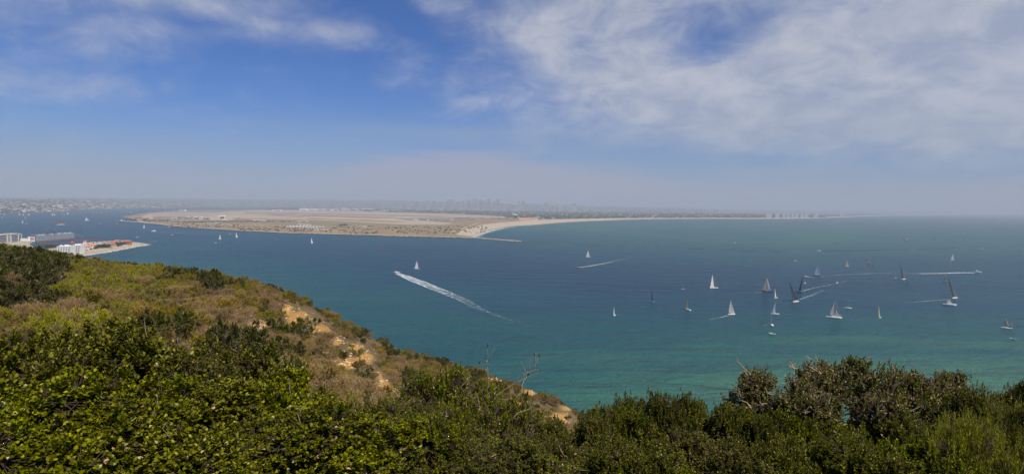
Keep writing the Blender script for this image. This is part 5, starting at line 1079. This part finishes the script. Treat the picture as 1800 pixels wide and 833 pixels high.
for pts_, w_, a_, lb in (([(1278, 555), (1265, 558), (1250, 562)], 3, .62, 'short wake left of the grey sailed sloop'), ([(1409, 512), (1430, 506), (1465, 499.5), (1490, 494)], 2.6, .5, 'wake of the rear black sailed yacht'), ([(1406, 526), (1425, 519.5), (1447, 510)], 2.6, .55, 'wake of the front black sailed yacht'),
                          ([(1672, 526.5), (1650, 527.5), (1618, 530), (1590, 532)], 3, .55, 'wake left of the leaning dark sailed yacht'), ([(275, 407), (290, 408), (330, 411), (390, 414), (470, 420)], 4.5, .6, 'thin wake of the pilot launch'), ([(376, 427), (360, 426.4), (330, 424.6)], 3, .6, 'thin wake of the cream speedboat'), ([(402, 411), (370, 409.6), (330, 408)], 2.6, .35, 'faint wake across the channel'),
                          ([(1408, 498), (1400, 497.5)], 2, .5, 'tiny wake left of the slim dark sail'), ([(1342, 571), (1350, 572), (1365, 569)], 2, .45, 'foam beside the bow on sloop'), ([(1341, 512.5), (1325, 514.5), (1290, 515)], 2, .32, 'thin wake left of the black hulled sloop'), ([(1232, 494), (1240, 494.5), (1290, 496.5), (1380, 503)], 2, .3, 'thin foam line across the fleet'),
                          ([(258, 427), (275, 424), (262, 421)], 6, .32, 'pale swirl off the sandy point'), ([(330, 436), (370, 438), (420, 446), (470, 452)], 3, .3, 'thin foam line off the headland'), ([(50, 384.5), (65, 383.7), (85, 382.6)], 4, .5, 'wake lines in the far channel'), ([(1567, 489.5), (1578, 491)], 2, .4, 'foam beside the small dark sailed sloop'),
                          ([(1752, 577.5), (1770, 578)], 2, .3, 'foam beside the two masted boat'), ([(0, 407), (25, 406.8), (60, 407.5), (80, 408)], 2.5, .36, 'pale boom line beyond the grey office')):
    ribbon('wake', pts_, lambda s, w_=w_: w_ * (.6 + .8 * s), lambda s, c, a_=a_: (a_ * .75 + .33) * (1 - .55 * s) * (1 - abs(c) ** 3) + .02, lb, across=5, k=12)
# buoys
def buoy(x, y, hp, mat, label):
    p = gp(x, y); h = hp * p[1] / 1000; o = empty('buoy', (p[0], p[1], 0), label, 'buoy', 'channel buoys')
    MB().lathe([(h * .12, -.4), (h * .24, -.1), (h * .25, h * .18), (h * .2, h * .24), (h * .06, h * .26)], 12).build('float', mat, o)
    t = MB()
    for k in range(4): a_ = k * 1.57; t.tube([(h * .16 * math.cos(a_), h * .16 * math.sin(a_), h * .22), (h * .06 * math.cos(a_), h * .06 * math.sin(a_), h * .8)], h * .03, 5)
    t.box((0, 0, h * .62), (h * .2, h * .2, h * .28)).build('tower', mat, o); MB().lathe([(h * .07, h * .8), (h * .09, h * .9), (h * .04, h)], 8).build('lantern', 'dark_grey', o)
buoy(420.5, 453, 5, 'dark_grey', 'dark buoy off the headland, nearest the shrubs'); buoy(330, 445, 4.5, 'dark_grey', 'dark buoy closest to the crest on the left'); buoy(668.5, 439, 5, 'red_paint', 'red buoy before the peninsula shore left of the speedboat'); buoy(545.5, 455.5, 4.5, 'green_paint', 'green buoy in the blue channel water below the leaning white sloop')
buoy(1528, 468.6, 5.5, 'red_paint', 'red buoy among the racing fleet'); buoy(1596, 500, 7, 'green_paint', 'green buoy right of the grey and black sailed sloop'); buoy(555, 417.5, 3, 'dark_grey', 'small dark marker near the peninsula rocks'); buoy(507.5, 413.6, 2.6, 'green_paint', 'small dark green marker close under the peninsula rocks, below the bunkers')
buoy(485, 412.8, 2.4, 'dark_grey', 'small dark marker under the dark doored bunker')

# ------------------------------------------------------------------ the point at the foot of the hill
SPIT = [(259.5, 430), (250, 431.6), (235, 434), (212, 438.2), (188, 443), (165, 446.5), (140, 450), (90, 456), (20, 462), (-120, 466), (-120, 423), (-10, 424), (40, 424.2), (52, 425.5), (52, 431), (62, 437.5), (76, 439.5), (92, 438), (110, 434.5), (135, 430.2), (150, 428.2), (165, 426.4), (185, 425.2), (205, 424.8), (232, 426.6), (246, 428)]
ground_mat('point_sand', (.4, .34, .25), (.34, .28, .2), (.2, .19, .12), .012)
sheet('point_ground', SPIT, 2.2, 'point_sand', 'sandy point with rocks at the foot of the headland', 'point', 4, 'rock_pale')
rocks_along([(259, 430.3), (235, 434.4), (212, 438.5), (188, 443.2), (165, 446.8), (140, 450.3)], 900, 5, 1, 2.6, .0, 'point_rocks', 'pale boulders along the shore of the sandy point', 'rocks', 'rock_pale')
ribbon('surf', [(258, 431), (235, 435), (212, 439), (188, 444), (165, 447.5), (140, 451)], lambda s: 4, lambda s, c: .62, 'thin white wash along the sandy point', z=.15, cat='surf')
def frame_box(C_, R_, L_, h):
    """local frame at corner C_ with x towards R_ and y towards L_"""
    u = R_ - C_; lx = np.linalg.norm(u); u = u / lx; v = np.array([-u[1], u[0], 0]); 
    return C_, u, v, lx
# floating dry dock
Cc, Rc = gp(63, 426.0), gp(131, 420.0); dx = Rc - Cc; lx = float(np.linalg.norm(dx)); rz = math.atan2(dx[1], dx[0]); hD = 11.6 * Cc[1] / 1000
dd = empty('floating_dry_dock', Cc, 'long grey floating dry dock with a painted flag panel on its end', 'dry dock', rz=rz); wD = 21
MB().box((lx / 2, wD / 2, 1.4), (lx, wD, 4)).build('pontoon', 'rust', dd)
for k, yy in enumerate((2.5, wD - 2.5)):
    wl = MB().box((lx / 2, yy, 3.4 + (hD - 3.4) / 2), (lx - .4, 5, hD - 3.4)).build('wing_wall', 'grey_paint', dd)
    rl = MB(); rl.tube([(0, yy, hD + 1.2), (lx, yy, hD + 1.2)], .12, 4)
    for q in np.linspace(1, lx - 1, 30): rl.box((q, yy, hD + .6), (.2, .2, 1.2))
    rl.build('railing', 'offwhite', wl)
MB().box((-.5, wD * .46, hD * .5), (1.0, wD * .92, hD * .98)).build('end_wall', 'black_hull', dd)
eh = MB()
for q, w_ in ((.12, 4), (.2, 7), (.45, 5), (.62, 8), (.78, 5), (.9, 9)): eh.box((lx * q, 2.5, hD + 1.3), (w_, 3.4, 2.4))
eh.build('deck_house', 'offwhite', dd)
# painted flag panel on the end wall
pw, ph = wD * .8, hD * .74; yc = wD * .46; fp = MB().box((-1.25, yc, hD * .1 + ph / 2), (.5, pw, ph)).build('flag_panel', 'flag_white', dd)
fw_, fh_ = pw * .62, ph * .56; cy0, cz0 = yc - pw * .12, hD * .1 + ph * .58; fl = MB()
for k in range(7): fl.box((-1.6, cy0, cz0 - fh_ / 2 + fh_ * (2 * k + .5) / 13), (.2, fw_, fh_ / 13))
fl.build('flag_stripes', 'flag_red', fp); MB().box((-1.75, cy0 + fw_ * .3, cz0 + fh_ * .23), (.2, fw_ * .4, fh_ * .54)).build('flag_canton', 'flag_blue', fp); sm_ = MB()
for a_ in range(6):
    for b_ in range(5): sm_.box((-1.9, cy0 + fw_ * .47 - fw_ * .068 * a_, cz0 + fh_ * .03 + fh_ * .1 * b_), (.1, .3, .3))
sm_.build('flag_stars', 'flag_white', fp)
for x_, tipx, tipy, lb in ((80, 88.5, 395.2, 'left grey jib crane on top of the dry dock'), (92, 101, 396.2, 'right grey jib crane on top of the dry dock')):
    f_ = (x_ - 63) / 68; B_ = Cc + dx * f_ + np.array([0, 3, hD]); T_ = pt(tipx, tipy, B_[1]); o = empty('dock_crane', B_, lb, 'crane', 'cranes on the dry dock'); t = T_ - B_
    g_ = MB()
    for a_ in (-1.8, 1.8):
        for b_ in (-1.8, 1.8): g_.tube([(a_, b_, 0), (a_ * .6, b_ * .6, 5)], .3, 5)
    g_.box((0, 0, 5.2), (3.6, 3.6, .6)).build('portal', 'dark_grey', o)
    MB().box((-1.0, 0, 7.4), (5.6, 3.4, 3.8), 0, 0, .9).box((1.8, -1.2, 7), (1.6, 1.2, 2.2)).build('machinery_house', 'dark_grey', o)
    j_ = MB(); n__ = 8
    for s_ in (-.5, .5): j_.tube([(1.5, s_ * 1.6, 7), tuple(t + np.array([0, s_ * .5, 0]))], [.32, .2], 5)
    for k in range(n__):
        a_ = np.array([1.5, 0, 7]) + (t - np.array([1.5, 0, 7])) * k / n__; b_ = np.array([1.5, 0, 7]) + (t - np.array([1.5, 0, 7])) * (k + 1) / n__; w_ = .8 - .5 * k / n__
        j_.tube([a_ + np.array([0, -w_, 0]), b_ + np.array([0, w_, 0])], .14, 4)
    j_.tube([(-1.5, 0, 9), (-.5, 0, 13), tuple(t)], .1, 4); j_.build('jib', 'mid_grey', o); MB().tube([tuple(t), (t[0], t[1], t[2] - 7)], .08, 4).box((t[0], t[1], t[2] - 7.4), (.7, .7, 1)).build('hook', 'dark_grey', o)
# floating booms
def boom(pxs, mat, label, r=.8):
    pts = np.array([gp(*q) for q in pxs]); mb = MB(); L_ = np.concatenate([[0], np.cumsum(np.linalg.norm(np.diff(pts, axis=0), axis=1))]); n_ = int(L_[-1] / 7); s = np.linspace(0, L_[-1], n_); P_ = np.stack([np.interp(s, L_, pts[:, c]) for c in range(3)], 1)
    o = empty('floating_boom', P_[0], label, 'boom', 'floating booms by the dry dock'); P_ = P_ - P_[0]
    mb.tube([tuple(q + np.array([0, 0, .3])) for q in P_], .25, 4)
    for a_, b_ in zip(P_[:-1], P_[1:]): mb.tube([tuple(a_ * .8 + b_ * .2 + np.array([0, 0, .3])), tuple(a_ * .2 + b_ * .8 + np.array([0, 0, .3]))], r, 6)
    mb.build('floats', mat, o)
boom([(132, 412), (138, 413.2), (145, 416)], 'rust', 'brown floating boom reaching out from the end of the dry dock', 1.3); boom([(146, 416.5), (165, 417.2), (178, 418.2), (190, 422)], 'dark_grey', 'dark floating boom curving to the red roofed houses')
boom([(131, 422.4), (150, 421.8), (185, 422)], 'red_paint', 'upper red floating boom between dry dock and houses'); boom([(70, 428), (100, 427.6), (131, 427), (150, 426)], 'red_paint', 'lower red floating boom between dry dock and white hotel')
# grey office building
a_, b_ = gp(-14, 428.5), gp(38, 425.5); bw = float(np.linalg.norm(b_ - a_)); of = empty('office_building', a_, 'grey office building with dark window bands and a raised roof bay, at the left edge', 'office', rz=math.atan2((b_ - a_)[1], (b_ - a_)[0])); hO = 14.5 * a_[1] / 1000
MB().box((bw / 2, 12, hO / 2), (bw, 24, hO)).box((bw * .66, 4, hO * .55), (bw * .3, 28, hO * 1.1)).build('wall', 'mid_grey', of); MB().box((bw * .5, 12, hO + .3), (bw + 1.6, 25.6, .6)).box((bw * .68, 4, hO * 1.1 + .4), (bw * .36, 30, .7)).box((bw * .3, 10, hO + 2), (8, 6, 3)).box((bw * .2, 14, hO + 1.6), (4, 4, 2.4)).build('roof', 'offwhite', of)
for k in range(5):
    z_ = 2.4 + k * hO / 5; MB().box((bw * .25, -.2, z_), (bw * .46, .6, 1.7)).build('window_band', 'window_dark', of); MB().box((bw * .66, -10.2, z_), (bw * .22, .6, 1.7)).build('window_band', 'window_dark', of); MB().box((bw * .91, -.2, z_), (bw * .16, .6, 1.7)).build('window_band', 'window_dark', of)
mc = MB()
for q in (.0, .5, .53, .79, .83, 1.0): mc.box((bw * q, -.6 if q in (0., .5, .83, 1.) else -10.6, hO / 2), (1.4, 1.2, hO))
mc.build('columns', 'offwhite', of)
def low_house(x_, y_, w_, d_, h_, rz, wall, roof, rh, name, label, cat, win=3, group=None, floors=1):
    p = gp(x_, y_, 2.2); o = empty(name, p, label, cat, group, rz); MB().box((0, 0, h_ / 2), (w_, d_, h_)).build('wall', wall, o)
    r_ = MB(); (r_.gable((0, 0, h_), (w_, d_), rh, 0, .7) if rh > 1 else r_.box((0, 0, h_ + .3), (w_ + .8, d_ + .8, .6))); ro = r_.build('roof', roof, o)
    if rh > 1: MB().box((w_ * .22, d_ * .1, h_ + rh * .8), (1.0, 1.0, 2.2)).build('chimney', wall, ro)
    for f in range(floors):
        for q in range(win): MB().box((-w_ / 2 + w_ * (q + .5) / win, -d_ / 2 - .1, 1.9 + f * 3.2), (min(1.8, w_ / win * .55), .3, 1.5)).build('window', 'window_dark', o)
    MB().box((w_ * .02, -d_ / 2 - .12, 1.1), (1.1, .3, 2.2)).build('door', 'teak', o); return o
low_house(44, 424.6, 17, 10, 8, 0, 'white_paint', 'white_paint', .5, 'warehouse', 'low white building between grey office and dry dock', 'warehouse', 2); low_house(47, 427, 22, 8, 5, 0, 'cream', 'offwhite', .5, 'warehouse', 'low cream building before the dry dock end', 'warehouse', 4)
# white hotel block in two stepped wings with balconies
def balcony_block(x0, x1, yb, floors, label, rz, depth, hpx):
    a_, b_ = gp(x0, yb, 2.2), gp(x1, yb, 2.2); w_ = float(b_[0] - a_[0]) * .92; h_ = hpx * a_[1] / 1000; o = empty('white_hotel', a_, label, 'hotel', 'white hotel blocks with balconies', rz); fh = h_ / floors
    w = MB()
    for f in range(floors): w.box((w_ / 2, depth / 2 + f * .7, fh * (f + .5)), (w_, depth, fh - .004))
    w.box((w_ * .55, depth * .6, h_ + 1.2), (w_ * .22, depth * .4, 2.4)).box((w_ * .15, depth * .5, h_ + .9), (3, 4, 1.8)); w.build('wall', 'white_paint', o)
    nb = max(3, int(w_ / 4.6))
    for f in range(floors):
        bl_ = MB().box((w_ / 2, f * .7 - .9, fh * f + .25), (w_, 1.8, .22)); bl_.box((w_ / 2, f * .7 - 1.75, fh * f + .8), (w_, .12, .95))
        for q in range(nb + 1): bl_.box((w_ * q / nb, f * .7 - .9, fh * (f + .45)), (.25, 1.9, fh * .82))
        bl_.build('balcony', 'white_paint', o); wn = MB()
        for q in range(nb): wn.box((w_ * (q + .5) / nb, f * .7 - .06, fh * (f + .5)), (w_ / nb * .62, .3, fh * .55))
        wn.build('window_row', 'window_dark', o)
    return o
balcony_block(100, 126, 448.5, 5, 'left wing of the white balconied hotel on the point', .1, 16, 16); balcony_block(128.5, 141.5, 446, 5, 'right wing of the white balconied hotel on the point', .1, 16, 15.4)
low_house(151, 437.8, 18, 11, 4.6, -.1, 'white_paint', 'orange_tile', 3, 'house', 'white house with a long orange tiled roof right of the white hotel', 'house', 4); low_house(159, 435, 9, 9, 5, .6, 'white_paint', 'orange_tile', 3, 'house', 'small orange roofed house behind the long roofed white one', 'house', 2)
low_house(164.5, 436.2, 11, 10, 6.4, .5, 'white_paint', 'orange_tile', 3.2, 'house', 'white gabled house with orange roof right of the small orange roofed house', 'house', 2, floors=2)
for q, (x_, y_, w_, h_, wl, rf, lb) in enumerate(((186, 432.4, 10, 13, 'cream', 'cream', 'tall cream block among the dark trees, first from the hotel'), (192.5, 431.6, 9, 12, 'cream', 'offwhite', 'tall cream block with shaded side, second from the hotel'), (200, 432, 11, 12, 'cream', 'orange_tile', 'cream block with an orange roof between dark trees'), (206.5, 431, 12, 14, 'cream', 'orange_tile', 'tall cream building with orange roof left of the terracotta one'), (212, 430.6, 8, 13, 'offwhite', 'offwhite', 'flat roofed pale block left of the terracotta building'), (200, 434.6, 10, 7, 'cream', 'terracotta', 'low cream house with a terracotta roof before the blocks'))):
    low_house(x_, y_, w_, 9, h_ * .82, .1, wl, rf, 2.2 if q in (2, 3, 5) else .5, 'apartment_block', lb, 'building', 3, floors=2 if h_ < 8 else 3)
low_house(222, 430.2, 22, 12, 9.5, .0, 'terracotta', 'orange_tile', 2.4, 'apartment_block', 'broad terracotta building with a bright orange roof near the end of the point', 'building', 6, floors=3); low_house(219.5, 432.4, 8, 6, 2.6, 0, 'white_paint', 'offwhite', .5, 'shed', 'small white shed before the terracotta building', 'shed', 2)
low_house(150, 431.5, 6, 6, 9.5, .2, 'white_paint', 'terracotta', 2.5, 'lookout_tower', 'white gabled lookout tower behind the orange roofs', 'tower', 1, floors=2); low_house(127.5, 431.5, 4, 4, 9, 0, 'rust', 'terracotta', 2, 'lookout_tower', 'reddish mast shaped tower behind the white hotel', 'tower', 1)
low_house(241, 428.6, 9, 5, 2.6, .1, 'white_paint', 'white_paint', .5, 'shed', 'white hut near the tip of the sandy point', 'shed', 2)
for x_, y_, lb in ((141.5, 439, 'dark car parked beside the white hotel'), (171, 438.6, 'white van parked on the sand track'), (178, 438.8, 'pale car parked right of the white van'), (196, 436.4, 'dark car parked under the trees of the point'), (152, 440.2, 'blue car parked before the orange roofed house')):
    p = gp(x_, y_, 2.2); o = empty('parked_car', p, lb, 'car', 'cars parked on the point', .1)
    MB().loft([[(x, -.85, .35), (x, .85, .35), (x, .85, z_), (x, -.85, z_)] for x, z_ in ((-2.2, .8), (-2.0, .95), (1.1, .95), (2.1, .75))]).build('body', 'white_paint' if 'white' in lb or 'pale' in lb else 'navy', o); MB().loft([[(x, -.75, .94), (x, .75, .94), (x * .8, .65, 1.45), (x * .8, -.65, 1.45)] for x in (-1.6, .9)]).build('cabin', 'window_dark', o)
    for a_ in (-1.35, 1.35):
        for b_ in (-.8, .8): MB().tube([(a_, b_ - .1, .33), (a_, b_ + .1, .33)], .33, 10).build('wheel', 'black_hull', o)
TP = [shrub(700 + k, Rd=4.5, H=9, lobes=12, lr=(1.2, 1.9), tips=700, nl=9, sl=.6, ll=.5, lw=.3, mat='leaf_dark', bark='bark', shoots=20, bare=0, trunk_r=.3, lowcut=.22) for k in range(2)]
for k, (x_, y_, s_) in enumerate(((82, 436.5, 1.0), (88, 435, .8), (93, 436, .9), (171, 436.8, .8), (174, 435, .9), (178, 436, 1.0), (182, 435.6, 1.1), (186, 434.5, .9), (189, 435.8, 1.0), (195, 434, .8), (198, 433.6, .9), (204, 433.4, .9), (208, 432.8, 1.1), (215, 431.8, 1.1), (218, 431, .8), (167, 438, .6), (97, 435, .8), (231, 430, .3), (160, 439, .4))):
    p = gp(x_, y_, 2.0); o = empty('dark_tree', p, ('dark round tree beside the still water behind the hotel' if x_ < 100 else ('low bush like tree before the orange roofed houses' if s_ < .7 else 'dark evergreen tree among the cream buildings of the point')), 'tree', 'dark trees beside the still water' if x_ < 100 else ('low trees before the orange roofs' if s_ < .7 else 'dark trees among the cream buildings'), k * 1.3)
    o.scale = (s_, s_, s_); link('crown', TP[k % 2][0], o); link('trunk', TP[k % 2][1], o)
def palm_parts(seed):
    g = np.random.default_rng(seed); tr = MB().tube([(0, 0, -.5), (.15, 0, 4), (.1, .1, 9)], [.32, .24, .18], 7).mesh('trunk', 'palm_trunk'); Vs = []; 
    n_ = 26; T = np.tile([[.1, .1, 9.1]], (n_, 1)); a_ = g.random(n_) * 6.28; e_ = g.uniform(-.5, 1.1, n_); d1 = np.stack([np.cos(a_) * np.cos(e_), np.sin(a_) * np.cos(e_), np.sin(e_)], 1); parts = []
    v1, f1, t1 = leaves(T, d1, np.tile([[0, 0, 1.]], (n_, 1)) + d1 * .01, np.full(n_, 1.7), np.full(n_, .6), g.random(n_)); m2 = T + d1 * 1.3; d2 = norm(d1 + np.array([0, 0, -.7])); v2, f2, t2 = leaves(m2, d2, np.tile([[0, 0, 1.]], (n_, 1)) + d1, np.full(n_, 1.4), np.full(n_, .6), g.random(n_))
    V, F = merge([(v1, f1), (v2, f2)]); return np_mesh('crown', V, F, 'leaf_dark', {'tone': np.concatenate([t1, t2])}), tr
PP = palm_parts(5)
for k, (x_, y_) in enumerate(((164.5, 431.5), (170.8, 430.8), (180.5, 431), (155, 434), (65, 437), (74, 437.2), (98, 436.6), (186, 430), (206, 429.4), (150, 434.6))):
    p = gp(x_, y_, 2.0); o = empty('palm_tree', p, f"slim palm tree {order(k) if 0 else ''}{['behind the gabled white house', 'right of the palm behind the gabled house', 'over the dark trees of the point', 'behind the small orange roofed house', 'by the still water, left one', 'by the still water, middle one', 'by the still water near the hotel', 'left of the cream blocks', 'behind the orange roofed cream building', 'beside the white lookout tower'][k]}", 'palm', 'palm trees on the point', k)
    o.scale = (.85, .85, .8 + .1 * (k % 3)); link('crown', PP[0], o); link('trunk', PP[1], o)
